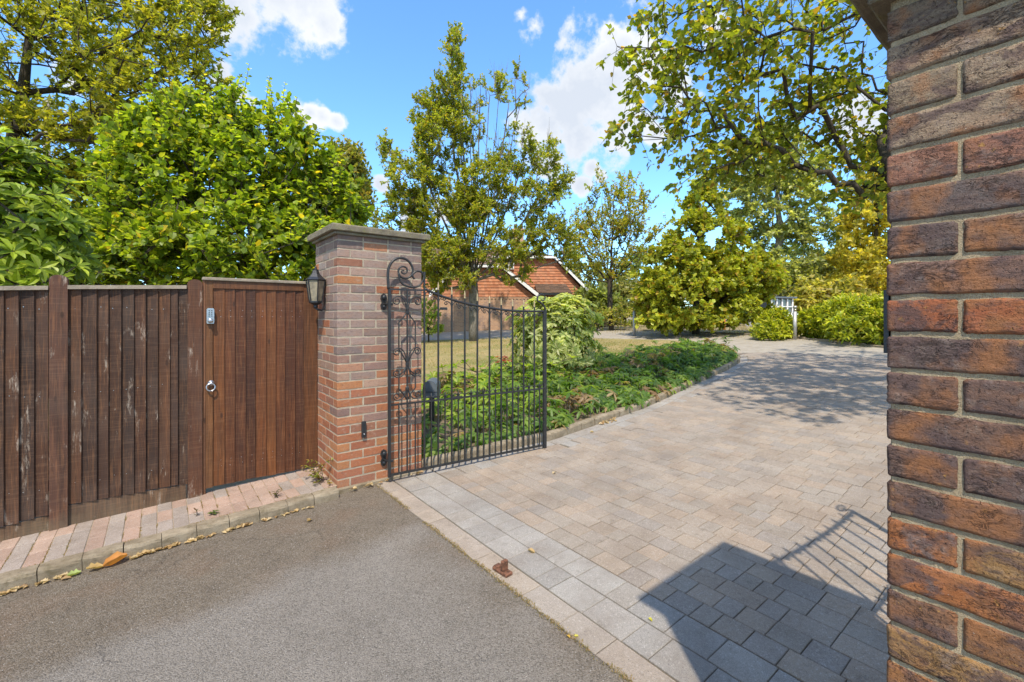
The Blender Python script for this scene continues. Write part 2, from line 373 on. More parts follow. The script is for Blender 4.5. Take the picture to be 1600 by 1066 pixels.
class MB:
    def __init__(s): s.v = []; s.f = []; s.sm = []
    def add(s, v, f, smooth=False):
        b = len(s.v); s.v += [tuple(x) for x in v]; s.f += [tuple(i+b for i in q) for q in f]; s.sm += [smooth]*len(f); return s
    def box(s, x0, x1, y0, y1, z0, z1, bev=0.):
        b = bev
        if not b:
            v = [(x, y, z) for z in (z0, z1) for y in (y0, y1) for x in (x0, x1)]
            return s.add(v, [(0, 2, 3, 1), (4, 5, 7, 6), (0, 1, 5, 4), (2, 6, 7, 3), (0, 4, 6, 2), (1, 3, 7, 5)])
        v = []; cx = ((x0, 1), (x1, -1)); 
        P = {}
        for i, (x, sx) in enumerate(((x0, 1), (x1, -1))):
            for j, (y, sy) in enumerate(((y0, 1), (y1, -1))):
                for k, (z, sz) in enumerate(((z0, 1), (z1, -1))):
                    P[i, j, k] = len(v); v += [(x, y+sy*b, z+sz*b), (x+sx*b, y, z+sz*b), (x+sx*b, y+sy*b, z)]
        f = []
        for i in (0, 1):
            q = [P[i, 0, 0], P[i, 1, 0], P[i, 1, 1], P[i, 0, 1]]; f.append(tuple(q if i else q[::-1]))
            q = [P[0, i, 0]+1, P[1, i, 0]+1, P[1, i, 1]+1, P[0, i, 1]+1]; f.append(tuple(q[::-1] if i else q))
            q = [P[0, 0, i]+2, P[1, 0, i]+2, P[1, 1, i]+2, P[0, 1, i]+2]; f.append(tuple(q if i else q[::-1]))
        def e(a, b_, c, d): f.append((a, b_, c, d))
        for i in (0, 1):
            for j in (0, 1):
                e(P[i, j, 0]+0, P[i, j, 0]+1, P[i, j, 1]+1, P[i, j, 1]+0)
                e(P[i, 0, j]+0, P[i, 0, j]+2, P[i, 1, j]+2, P[i, 1, j]+0)
                e(P[0, i, j]+1, P[0, i, j]+2, P[1, i, j]+2, P[1, i, j]+1)
                for k in (0, 1): 
                    if j < 2: pass
        for i in (0, 1):
            for j in (0, 1):
                for k in (0, 1): f.append((P[i, j, k], P[i, j, k]+1, P[i, j, k]+2))
        return s.add(v, f)
    def tube(s, pts, r, sides=6, cap=True, smooth=True):
        pts = [Vector(p) for p in pts]; n = len(pts)
        rr = list(r) if hasattr(r, '__len__') else [r]*n
        v = []; up = None
        for i, p in enumerate(pts):
            t = (pts[min(i+1, n-1)]-pts[max(i-1, 0)])
            if t.length < 1e-9: t = Vector((0, 0, 1))
            t.normalize()
            if up is None:
                a = Vector((0, 0, 1)) if abs(t.z) < .9 else Vector((1, 0, 0)); up = t.cross(a).normalized()
            up = (up-t*up.dot(t)); up = up.normalized() if up.length > 1e-6 else t.orthogonal().normalized()
            sd = t.cross(up)
            for k in range(sides):
                a = 2*math.pi*(k+.5)/sides; v.append(p+(up*math.cos(a)+sd*math.sin(a))*rr[i])
        f = [(i*sides+k, i*sides+(k+1) % sides, (i+1)*sides+(k+1) % sides, (i+1)*sides+k) for i in range(n-1) for k in range(sides)]
        if cap: f += [tuple(range(sides))[::-1], tuple((n-1)*sides+k for k in range(sides))]
        return s.add(v, f, smooth and sides > 4)
    def lathe(s, prof, cx, cy, sides=16, smooth=True, half=False):
        v = []; n = len(prof)
        for r, z in prof:
            for k in range(sides):
                a = 2*math.pi*k/sides; v.append((cx+r*math.cos(a), cy+r*math.sin(a), z))
        f = [(i*sides+k, i*sides+(k+1) % sides, (i+1)*sides+(k+1) % sides, (i+1)*sides+k) for i in range(n-1) for k in range(sides)]
        f += [tuple(range(sides))[::-1], tuple((n-1)*sides+k for k in range(sides))]
        return s.add(v, f, smooth)
    def prism(s, poly, axis, a, b):
        """poly in the two other axes, extruded along axis from a to b"""
        def mk(p, q):
            return {'x': (q, p[0], p[1]), 'y': (p[0], q, p[1]), 'z': (p[0], p[1], q)}[axis]
        n = len(poly); v = [mk(p, a) for p in poly]+[mk(p, b) for p in poly]
        f = [tuple(range(n))[::-1], tuple(range(n, 2*n))]+[(i, (i+1) % n, n+(i+1) % n, n+i) for i in range(n)]
        return s.add(v, f)
    def me(s, name):
        m = mesh(name, s.v, s.f)
        if any(s.sm): m.polygons.foreach_set('use_smooth', s.sm)
        return m
    def build(s, name, mat, parent=None, M=None, kind=None, color=None): return link(name, s.me(name), parent, M, mat, kind, color)
def tint_attr(me, cols, per):
    """a colour per vertex (cols: one rgb for every `per` vertices, or an array the length of the mesh)"""
    a = me.color_attributes.new('tint', 'FLOAT_COLOR', 'POINT')
    c = np.ones((len(me.vertices), 4), np.float32); c[:, :3] = np.repeat(np.asarray(cols, np.float32), per, 0)
    a.data.foreach_set('color', c.ravel())

def sheet(name, poly, mat, off=0., kind='structure', parent=None, flat=None):
    """a polygon of ground that follows the slope"""
    import bmesh
    bm = bmesh.new(); vs = [bm.verts.new((x, y, 0)) for x, y in poly]; bm.faces.new(vs)
    for x in XS[1:-1]:
        bmesh.ops.bisect_plane(bm, geom=bm.verts[:]+bm.edges[:]+bm.faces[:], plane_co=(x, 0, 0), plane_no=(1, 0, 0))
    bmesh.ops.triangulate(bm, faces=bm.faces[:])
    for v in bm.verts: v.co.z = gz(v.co.x)+off
    bm.normal_update()
    for f in bm.faces:
        if f.normal.z < 0: f.normal_flip()
    me = bpy.data.meshes.new(name); bm.to_mesh(me); bm.free()
    return link(name, me, parent, None, mat, kind)

# ------------------------------------------------------------------ the setting: ground, road, pavement, drive, lawn
KX = [.80, 1.67, 2.4, 4.3, 6.3, 8.0, 9.2, 10.1, 10.7]; KY = [0., -.01, -.07, .07, .42, .68, .95, 1.35, 2.05]
def ky(x): return float(np.interp(x, KX, KY))
sheet('ground', [(-300, -300), (300, -300), (300, 300), (-300, 300)], 'earth', -.035)
sheet('road', [(-40, -7.5), (.32, -7.5), (.32, .0), (-.02, .0), (-.02, -.1), (-40, -.1)], 'asphalt', -.004)
sheet('pavement', [(-40, .0), (0, .0), (0, .66), (-40, .66)], 'dust_sand', .0595)
far_edge = [(8, -3.95), (11.2, -2.8), (13.0, -1.1), (14.1, .56), (15.1, 2.4), (15.6, 4.3), (15.8, 8), (15.9, 11), (14.6, 14.4), (12.5, 17.4), (9, 20.5), (2, 23.5), (-4, 24)]
near_edge = [(-4, 19.5), (2, 18.4), (6.5, 16), (8.6, 13.6), (11.3, 9.4), (12.2, 6.6), (12.5, 4.4), (11.9, 3.0), (11.2, 2.3)]
drive = sheet('drive', [(.32, -4.05), (8, -4.05)]+far_edge[1:3]+[(12.5, 1.0), (11.2, 2.3), (10.7, 2.02)]+[(x, ky(x)) for x in KX[::-1][1:]]+[(.32, 0)], 'joint_sand', -.009)
sheet('far_lane', [(11.3, -2.73)]+far_edge[2:]+near_edge+[(10.7, 2.02), (10.9, .8), (10.9, -1)], 'concrete', -.001)
sheet('lawn', [(.79, 3.4), (3, 3.5), (5, 3.45), (7, 3.3), (9, 3.1), (10.6, 2.5), (11.2, 2.35)]+near_edge[::-1][1:]+[(-4, 3.4)], 'lawn', .03)
sheet('planting_bed', [(.79, .05)]+[(x, ky(x)+.05) for x in KX[1:]]+[(10.9, 2.5), (9, 3.15), (7, 3.35), (5, 3.5), (3, 3.55), (.79, 3.45)], 'soil', .055)

PAV_FIELD = [(.345, .275, .205), (.33, .27, .21), (.315, .265, .212), (.35, .272, .20), (.305, .258, .205), (.325, .268, .21), (.30, .256, .212), (.335, .27, .205)]
PAV_GREY = [(.325, .30, .265), (.35, .327, .29), (.30, .28, .25), (.33, .298, .255)]
PAV_SETT = [(.38, .315, .25), (.36, .31, .255), (.40, .33, .255)]
blocks = []                                   # centre x, y, size along x, size along y, rotation, colour, lift
def jit(c, a=.08):
    k = 1+random.uniform(-a, a); return tuple(x*k for x in c)
def run_y(x0, wd, lens, cols, ytop, ybot, tilt=0.):
    y = ytop
    while y > ybot:
        l = random.choice(lens); l = min(l, y-ybot)
        if l < .05: break
        blocks.append((x0+wd/2, y-l/2, wd-.0042, l-.0038, random.uniform(-.010, .010), jit(random.choice(cols)), random.choice([0, 0, random.uniform(-.003, .003)])))
        y -= l
run_y(.32, .15, [.20, .24, .28, .30], PAV_SETT, -.01, -4.0)
run_y(.476, .19, [.14, .21, .245, .12], PAV_GREY, -.01, -4.0)
run_y(.668, .19, [.14, .21, .18, .12], PAV_GREY, -.01, -4.0)
x = .862
while x < 11.2:
    yt = ky(x+.08)-.33 if x < 10.6 else 1.6-(x-10.6)
    yb = -4.0 if x < 8 else -4.0+(x-8)*.38
    run_y(x, .145, [.105, .145, .21, .145, .21], PAV_FIELD, yt, yb); x += .145
for rowi in range(2):                         # two border courses that follow the kerb
    s = .87
    while s < 10.6:
        l = random.choice([.2, .25, .17]); xm = s+l/2; a = math.atan2(ky(xm+.1)-ky(xm-.1), .2)
        o_ = .085+.165*rowi; blocks.append((xm+math.sin(a)*o_, ky(xm)-math.cos(a)*o_, l-.006, .158, a, jit(random.choice(PAV_GREY[:1]+PAV_FIELD[2:6] if rowi else PAV_GREY)), random.uniform(-.002, .002)))
        s += l
def paver_verts(sx, sy, th=.03, b=.0032):
    hx, hy = sx/2, sy/2
    v = [(-hx, -hy, -th), (hx, -hy, -th), (hx, hy, -th), (-hx, hy, -th), (-hx, -hy, -b), (hx, -hy, -b), (hx, hy, -b), (-hx, hy, -b),
         (-hx+b, -hy+b, 0), (hx-b, -hy+b, 0), (hx-b, hy-b, 0), (-hx+b, hy-b, 0)]
    f = [(i, (i+1) % 4, 4+(i+1) % 4, 4+i) for i in range(4)]+[(4+i, 4+(i+1) % 4, 8+(i+1) % 4, 8+i) for i in range(4)]+[(8, 9, 10, 11)]
    return v, f
def slope(x): return math.atan((gz(x+.1)-gz(x-.1))/.2)
def place_blocks(blist, parent, name, massname, mat, massmat, zoff=0., limit=300):
    def score(b):
        p = pix((b[0], b[1], gz(b[0])))
        return (b[0]-CAM[0])**2+(b[1]-CAM[1])**2 if (-40 < p[0] < 1395 and p[1] < 1100) else 1e6
    bl = sorted(blist, key=score); cache = {}; MV = []; MF = []; MC = []
    for i, (bx, by, sx, sy, rot, c, lift) in enumerate(bl):
        M = Matrix.Translation((bx, by, gz(bx)+lift+zoff)) @ Matrix.Rotation(-slope(bx), 4, 'Y') @ Matrix.Rotation(rot, 4, 'Z')
        if i < limit and score(bl[i]) < 1e5:
            k = (round(sx, 3), round(sy, 3))
            if k not in cache: cache[k] = mesh(name, *paver_verts(*k)); cache[k].materials.append(MATS[mat])
            M = M @ Matrix.Rotation(random.uniform(-.006, .006), 4, 'X')
            link(name, cache[k], parent, M, color=c)
        else:
            v, f = paver_verts(sx, sy); b0 = len(MV); MV += [M @ Vector(q) for q in v]; MF += [tuple(j+b0 for j in q) for q in f]; MC += [c]*12
    if MV:
        me = mesh(massname, MV, MF); me.materials.append(MATS[massmat]); tint_attr(me, MC, 1); link(massname, me, parent, kind='stuff')
place_blocks(blocks, drive, 'paver', 'paver_field', 'paver', 'paver_mass')

# pavement bricks (soldier rows across the path) and its kerb
pave = bpy.data.objects['pavement']
PB = [(.40, .27, .205), (.42, .29, .22), (.38, .26, .20), (.34, .285, .245), (.43, .30, .23), (.33, .275, .235), (.41, .275, .21)]
pb = []
x = -.055
while x > -6.5:
    c0 = random.choice(PB)
    for r_ in range(3):
        yy = .015+.208*r_+.1; c = jit(c0 if random.random() < .4 else random.choice(PB), .1)
        pb.append((x, yy, .0885, .2055, random.uniform(-.012, .012), c, random.uniform(-.002, .002)))
    x -= .0905
place_blocks(pb, pave, 'brick', 'brick_mass', 'paver', 'paver_mass', .064)
kerb = MB().box(-.1, .1, -.01, .01, -.3, -.29).build('kerb', 'kerb_stone', None, Matrix.Translation((-8, -.05, 0))); kerb['kind'] = 'structure'
def kerb_stone_mesh(l, wd, h, seed=0):
    m = MB(); n = 5; rr = random.Random(seed); prof = [(0, -.2), (0, h-.022), (.006, h-.008), (.022, h), (wd-.01, h), (wd, h-.01), (wd, -.2)]
    v = []
    for i in range(n):
        for (a, b) in prof: v.append((-l/2+l*i/(n-1), a+rr.uniform(-.004, .004), b+rr.uniform(-.004, .003)*(b > 0)))
    k = len(prof); f = [(i*k+j, i*k+j+1, (i+1)*k+j+1, (i+1)*k+j) for i in range(n-1) for j in range(k-1)]
    f += [tuple(range(k)), tuple((n-1)*k+j for j in range(k))[::-1]]
    f = [q[::-1] for q in f]
    return m.add(v, f).me('kerb_stone')
kms = [kerb_stone_mesh(.187, .105, .072, i) for i in range(5)]
for m_ in kms: m_.materials.append(MATS['kerb_stone'])
x = -.11
while x > -6:
    M = Matrix.Translation((x+random.uniform(-.001, .001), -.1+random.uniform(-.003, .003), gz(x)+random.uniform(-.004, .003))) @ Matrix.Rotation(-slope(x), 4, 'Y') @ Matrix.Rotation(random.uniform(-.01, .01), 4, 'Z')
    link('kerb_stone', random.choice(kms), kerb, M); x -= .191
bk = MB().box(-.05, .05, -.01, .01, -.3, -.29).build('bed_kerb', 'kerb_stone', None, Matrix.Translation((5, 1, 0))); bk['kind'] = 'structure'
kms2 = [kerb_stone_mesh(.262, .085, .085, 20+i) for i in range(5)]
for m_ in kms2: m_.materials.append(MATS['kerb_stone'])
s = .92; 
while s < 10.75:
    a = math.atan2(ky(s+.12)-ky(s-.12), .24); dx = .27*math.cos(a)
    M = Matrix.Translation((s, ky(s)+random.uniform(-.004, .006), gz(s)+random.uniform(-.006, .003))) @ Matrix.Rotation(-slope(s), 4, 'Y') @ Matrix.Rotation(a+random.uniform(-.02, .02), 4, 'Z')
    link('kerb_stone', random.choice(kms2), bk, M); s += dx
fk = MB().box(-.05, .05, -.01, .01, -.3, -.29).build('lane_kerb', 'kerb_stone', None, Matrix.Translation((15, 5, .3))); fk['kind'] = 'structure'
def path_pts(pl, step):
    out = []; 
    for (a, b) in zip(pl[:-1], pl[1:]):
        a, b = Vector(a), Vector(b); n = max(1, round((b-a).length/step))
        for i in range(n): out.append((a.lerp(b, (i+.5)/n), math.atan2((b-a).y, (b-a).x), (b-a).length/n))
    return out
for p, a, l in path_pts(far_edge[:9], .9):
    M = Matrix.Translation((p.x, p.y, gz(p.x)-.01)) @ Matrix.Rotation(a+math.pi, 4, 'Z') @ Matrix.Diagonal((l/.262*.98, 1, .8, 1))
    link('kerb_stone', kms2[0], fk, M)

# ------------------------------------------------------------------ brick gate pillars
ORANGE = [(.40, .15, .065), (.36, .125, .055), (.42, .18, .075), (.33, .115, .06), (.38, .17, .09), (.30, .13, .08)]
MIXED = [(.36, .185, .115), (.30, .155, .11), (.40, .17, .085), (.28, .185, .145), (.24, .15, .125), (.36, .23, .165)]
PURPLE = [(.27, .195, .165), (.22, .155, .13), (.30, .215, .18), (.20, .15, .135), (.32, .22, .175), (.29, .165, .125), (.29, .235, .205)]
def brick_colour(z, side=0):
    t = z+random.uniform(-.35, .35)
    pal = ORANGE if t < .72+side*.1 else (MIXED if t < 1.2+side*.15 else PURPLE)
    if z > 1.1 and random.random() < .12: pal = ORANGE
    return jit(random.choice(pal), .13)
def brick_box(dx, dy, dz=.0655):
    return MB().box(-dx/2, dx/2, -dy/2, dy/2, -dz/2, dz/2, .0035).me('brick')
_bc = {}
def bmesh_brick(dx, dy, mat='brick'):
    k = (round(dx, 3), round(dy, 3), mat)
    if k not in _bc: _bc[k] = brick_box(dx, dy); _bc[k].materials.append(MATS[mat])
    return _bc[k]
def creased_brick(dx, dy, dz, seed):
    """a hand-made brick: uneven arrises and dragged, cracked faces"""
    st = .0042; dims = (dx, dy, dz); nn = [max(2, round(d/st)) for d in dims]; idx = {}; V = []; F = []
    def vid(i, j, k):
        q = (i, j, k)
        if q not in idx: idx[q] = len(V); V.append(Vector((-dx/2+dx*i/nn[0], -dy/2+dy*j/nn[1], -dz/2+dz*k/nn[2])))
        return idx[q]
    for ax in range(3):
        a, b = [q for q in range(3) if q != ax]
        for e in (0, nn[ax]):
            for i in range(nn[a]):
                for j in range(nn[b]):
                    def mk(u, v):
                        t = [0, 0, 0]; t[ax] = e; t[a] = u; t[b] = v; return vid(*t)
                    q = (mk(i, j), mk(i+1, j), mk(i+1, j+1), mk(i, j+1))
                    if (e == 0) != (ax == 1): q = q[::-1]
                    F.append(q)
    o = Vector((seed*3.7, seed*1.3, seed*7.1)); r = .0045
    rr = random.Random(seed); amt = rr.choice([.1, .25, .6, 1.]); ang = rr.uniform(-.5, .5)
    for p in V:
        q = Vector((max(-dx/2+r, min(dx/2-r, p.x)), max(-dy/2+r, min(dy/2-r, p.y)), max(-dz/2+r, min(dz/2-r, p.z))))
        d = p-q
        if d.length > 1e-7: d = d.normalized()
        s = p+o; chip = .8+.5*mnoise.noise(s*28)
        pn = q+d*r*chip if sum(abs(c) > .3 for c in d) > 1 else q+d*r
        edge = min(1, max(0, 1-min(dz/2-abs(q.z), .018)/.018))
        pn += d*(mnoise.noise(s*16)*.0018+mnoise.noise(s*70)*.0007)
        pn.z += mnoise.noise(Vector((s.x*14, s.y*18, seed+q.z*9)))*.0026*edge
        u = Vector((s.x*22, s.y*22+s.z*ang*30, s.z*70+s.y*ang*25)); w = mnoise.noise(u+mnoise.noise_vector(s*25)*.9)
        zone = max(0, min(1, (mnoise.noise(s*11+Vector((9, 9, 9)))+.12)*4))
        cr = max(0, 1-abs(w)/.085)
        pn -= d*cr*zone*amt*.0026
        pn += d*zone*amt*.0016*mnoise.noise(u*1.6)
        p.x, p.y, p.z = pn
    me = mesh('brick', V, F, True); me.materials.append(MATS['brick_near']); return me
def courses(x0, y0, y1, z0, n, root, near=False, massmat='brick_far'):
    """a hollow ring of brickwork: 3.5 bricks along x, 3 bricks along y; y0 is the inner face that looks on the drive"""
    MV, MF, MC = [], [], []; sg = 1 if y1 > y0 else -1
    for k in range(n):
        z = z0+.075*k+.0375; top = k == n-1; dz = .0655
        items = []
        B = k % 2
        L = [.215, .215, .215, .1025] if B else [.1025, .215, .215, .215]
        x = x0
        for i, l in enumerate(L):
            yd = .1025
            if i == 0: yd = .1025 if B else .215
            items.append((x+l/2, y0+sg*yd/2, l, yd, 'in' if i else 'corner')); 
            x += l+.01
        L2 = [.1025, .215, .215, .1025] if B else [.215, .215, .215]
        y = 0
        for i, l in enumerate(L2):
            if i: items.append((x0+.1025/2, y0+sg*(y+l/2), .1025, l, 'out'))
            y += l+.01
        # the far faces
        x = x0+.7775
        yb = 0.
        for i, l in enumerate(L2):
            if i and i < len(L2)-1+0: items.append((x-.1025/2, y0+sg*(yb+l/2), .1025, l, 'far'))
            yb += l+.01
        xx = x0
        for i, l in enumerate(L):
            if i: items.append((xx+l/2, y0+sg*(.665-.1025/2), l, .1025, 'far'))
            xx += l+.01
        for (cx, cy, dx, dy, w) in items:
            c = brick_colour(z-.0, 1 if w == 'out' else 0)
            if near: c = near_colour(z)
            M = Matrix.Translation((cx+random.uniform(-.0012, .0012), cy+random.uniform(-.0012, .0012), z+random.uniform(-.001, .001))) @ Matrix.Rotation(random.uniform(-.006, .006), 4, 'Z')
            single = (w in ('corner', 'out', 'in')) if not near else (w in ('corner', 'out') or (w == 'in' and cx < x0+.4))
            if near and w in ('corner', 'out') and z > .55 and abs(cy-y0) < .36:
                M = Matrix.Translation((cx, cy, z)); link('brick', creased_brick(dx+.002, dy+.003, dz-.001, k*5+len(MC)), root, M, color=c)
            elif single: link('brick', bmesh_brick(dx, dy, 'brick_near' if near else 'brick'), root, M, color=c)
            else:
                q = bmesh_brick(dx, dy); b0 = len(MV); MV += [M @ v.co for v in q.vertices]; MF += [tuple(i+b0 for i in p.vertices) for p in q.polygons]; MC += [c]*len(q.vertices)
    me = mesh('rear_brickwork', MV, MF); me.materials.append(MATS[massmat]); tint_attr(me, MC, 1); link('rear_brickwork', me, root, kind='stuff')
NEARPAL = {0: [(.37, .17, .06), (.30, .14, .06), (.42, .15, .05), (.38, .21, .08), (.26, .13, .07)], 1: [(.30, .12, .055), (.17, .105, .085), (.38, .12, .05), (.20, .12, .095), (.33, .16, .075), (.14, .095, .085)],
           2: [(.28, .16, .10), (.18, .13, .115), (.32, .15, .10), (.15, .115, .105)], 3: [(.30, .225, .15), (.25, .19, .135), (.34, .25, .17)]}
def near_colour(z):
    i = 0 if z < 1.05 else (1 if z < 1.6 else (2 if z < 1.82 else 3)); return jit(random.choice(NEARPAL[i]), .12)
def cap(x0, x1, y0, y1, z, root):
    m = MB(); m.box(x0-.028, x1+.028, y0-.028, y1+.028, z-.004, z+.020, .004); m.build('moulding', 'cap_stone', root)
    v = []; n = 9
    def ring(e, zz, sub): 
        r = []
        for i in range(sub*4):
            s, f = divmod(i, sub); f /= sub
            c = [(x0-e, y0-e), (x1+e, y0-e), (x1+e, y1+e), (x0-e, y1+e)]; a, b = c[s], c[(s+1) % 4]
            r.append((a[0]+(b[0]-a[0])*f+random.uniform(-.0012, .0012), a[1]+(b[1]-a[1])*f+random.uniform(-.0012, .0012), zz+random.uniform(-.0012, .0012)))
        return r
    sub = 14; R_ = [ring(.054, z+.021, sub), ring(.060, z+.026, sub), ring(.061, z+.068, sub), ring(.054, z+.077, sub), ring(-.10, z+.098, sub)]
    m = MB(); k = sub*4; v = sum(R_, []); f = [(i*k+j, i*k+(j+1) % k, (i+1)*k+(j+1) % k, (i+1)*k+j) for i in range(len(R_)-1) for j in range(k)]
    f += [tuple(range(k))[::-1], tuple((len(R_)-1)*k+j for j in range(k))]
    m.add(v, f).build('slab', 'cap_stone', root)
Z0 = .020
pl = thing('gate_pillar', 'far brick gate pillar with wall lantern and iron gate hinges under a stone cap', 'gate pillar', (.39, .33, 0), group='brick gate pillars')
MB().box(.0022, .7753, .0022, .6628, -.1, Z0+28.6*.075, .004).build('mortar', 'mortar', pl)
MB().box(-.022, .80, -.028, .69, -.2, Z0-.004+.012, .008).build('footing', 'kerb_stone', pl)
courses(0., 0., .665, Z0, 28, pl)
MB().box(.003, .7745, .003, .662, Z0+28*.075+.001, Z0+28.6*.075-.002, .003).build('tile_course', 'brick_top', pl) if False else None
cap(0, .7775, 0, .665, Z0+28.62*.075, pl)
pr = thing('gate_pillar', 'near brick gate pillar of creased hand-made bricks filling the right edge', 'gate pillar', (.41, -3.95, 0), group='brick gate pillars')
RX, RY = .018, -3.612
MB().box(RX+.0038, RX+.7737, RY-.657, RY-.0038, -.1, .012+28.6*.075, .003).build('mortar', 'mortar_near', pr)
MB().box(RX-.02, RX+.80, RY-.69, RY+.02, -.2, .014, .008).build('footing', 'concrete', pr)
courses(RX, RY, RY-.665, .0165, 28, pr, True)
cap(RX, RX+.7775, RY-.665, RY, .0165+28.1*.075+.01, pr)
# top half-course of tile bricks on the far pillar
q = MB(); x = .0
for l in (.215, .215, .215, .1025): q.box(x, x+l, 0, .1025, Z0+28*.075+.004, Z0+28.58*.075, .003); x += l+.01
y = .1125
for l in (.215, .215, .1025): q.box(0, .1025, y, min(y+l, .665), Z0+28*.075+.004, Z0+28.58*.075, .003); y += l+.01
o = q.build('top_course', 'brick', pl, color=(.17, .125, .11))
# dark slot plate on the far pillar, call panel on the near one
u, z = on_plane(567.5, 658, (0, 0), 0); z2 = on_plane(567.5, 683, (0, 0), 0)[1]
bp = thing('bell_push', 'narrow black bell push on the lit face of the far pillar', 'bell push', (u, -.01, z2), local=True)
MB().box(-.018, .018, -.016, .009, 0, z-z2, .004).build('casing', 'black_metal', bp); MB().lathe([(.006, 0), (.006, .004)], 0, 0, 10).build('button', 'steel', bp, FRAME[bp.name] @ Matrix.Translation((0, -.016, .028)) @ Matrix.Rotation(R(90), 4, 'X'))
cp = thing('call_panel', 'slim black call panel seen edge-on beside the near pillar', 'call panel', (RX+.07, RY, 1.40), local=True)
MB().box(-.05, .05, .0015, .0112, 0, .134, .001).build('plate', 'black_metal', cp); MB().box(-.03, .03, 0.0114, .0120, .08, .12, .0002).build('speaker_grille', 'steel', cp)
for i in range(3): MB().box(-.008, .008, .0114, .0125, .014+.018*i, .026+.018*i, .0003).build('button', 'steel', cp)

# ------------------------------------------------------------------ wall lantern
ln = thing('wall_lantern', 'black hexagonal coach lantern on the far brick pillar', 'lantern', (0, .35, 1.52), local=True)
def ngon(cx, cz_, r, n=6, ph=0): return [(cx+r*math.cos(2*math.pi*(k+.5)/n+ph), cz_+r*math.sin(2*math.pi*(k+.5)/n+ph)) for k in range(n)]
LC = -.082
def frus(m, prof, n=6, smooth=False):
    v = []; 
    for r, z in prof: v += [(LC+r*math.cos(2*math.pi*(k+.5)/n), r*math.sin(2*math.pi*(k+.5)/n), z) for k in range(n)]
    f = [(i*n+k, i*n+(k+1) % n, (i+1)*n+(k+1) % n, (i+1)*n+k) for i in range(len(prof)-1) for k in range(n)]
    f += [tuple(range(n))[::-1], tuple((len(prof)-1)*n+k for k in range(n))]; return m.add(v, f, smooth)
frus(MB(), [(.088, .268), (.092, .276), (.062, .300), (.036, .330), (.026, .360), (.028, .366), (.012, .372), (.009, .392), (.004, .398)]).build('hood', 'black_metal', ln)
frus(MB(), [(.050, .085), (.078, .266)]).build('glass', 'lamp_glass', ln)
for k in range(6):
    a = 2*math.pi*(k+.5)/6
    MB().tube([(LC+.053*math.cos(a), .053*math.sin(a), .082), (LC+.081*math.cos(a), .081*math.sin(a), .270)], .0055, 4).build('glazing_bar', 'black_metal', ln)
frus(MB(), [(.010, .020), (.022, .034), (.018, .050), (.044, .066), (.058, .074), (.058, .086), (.050, .089)]).build('base', 'black_metal', ln)
m = MB(); m.box(-.008, 0, -.022, .022, .015, .125, .003); m.tube([(-.004, 0, .03), (-.03, 0, .005), (-.06, 0, .012), (LC, 0, .024)], .009, 6); m.build('bracket', 'black_metal', ln)

# ------------------------------------------------------------------ iron gates
GA = R(-5.4)
hx, _ = on_plane(606, 742, (0, -.085), 0); GQ = (hx, -.085); GZ0 = .052
def gp(px, py):
    u, z = on_plane(px, py, GQ, GA); return (u, z-GZ0)
def gcurve(pts, n=5):
    P = [Vector((a, b)) for a, b in [gp(*p) for p in pts]]; out = []
    for i in range(len(P)-1):
        p0, p1, p2, p3 = P[max(i-1, 0)], P[i], P[i+1], P[min(i+2, len(P)-1)]
        for k in range(n):
            t = k/n; out.append(.5*((2*p1)+(p2-p0)*t+(2*p0-5*p1+4*p2-p3)*t*t+(3*p1-p0-3*p2+p3)*t**3))
    out.append(P[-1]); return out
def xz(pts, y=0): return [(p[0], y, p[1]) for p in pts]
def spiral(cx, cz_, r0, turns, a0, dirn=1, shrink=.25, n=None):
    n = n or int(14*turns)+2; out = []
    for i in range(n):
        t = i/(n-1); a = a0+dirn*2*math.pi*turns*t; r = r0*(1-(1-shrink)*t); out.append(Vector((cx+r*math.cos(a), cz_+r*math.sin(a))))
    return out
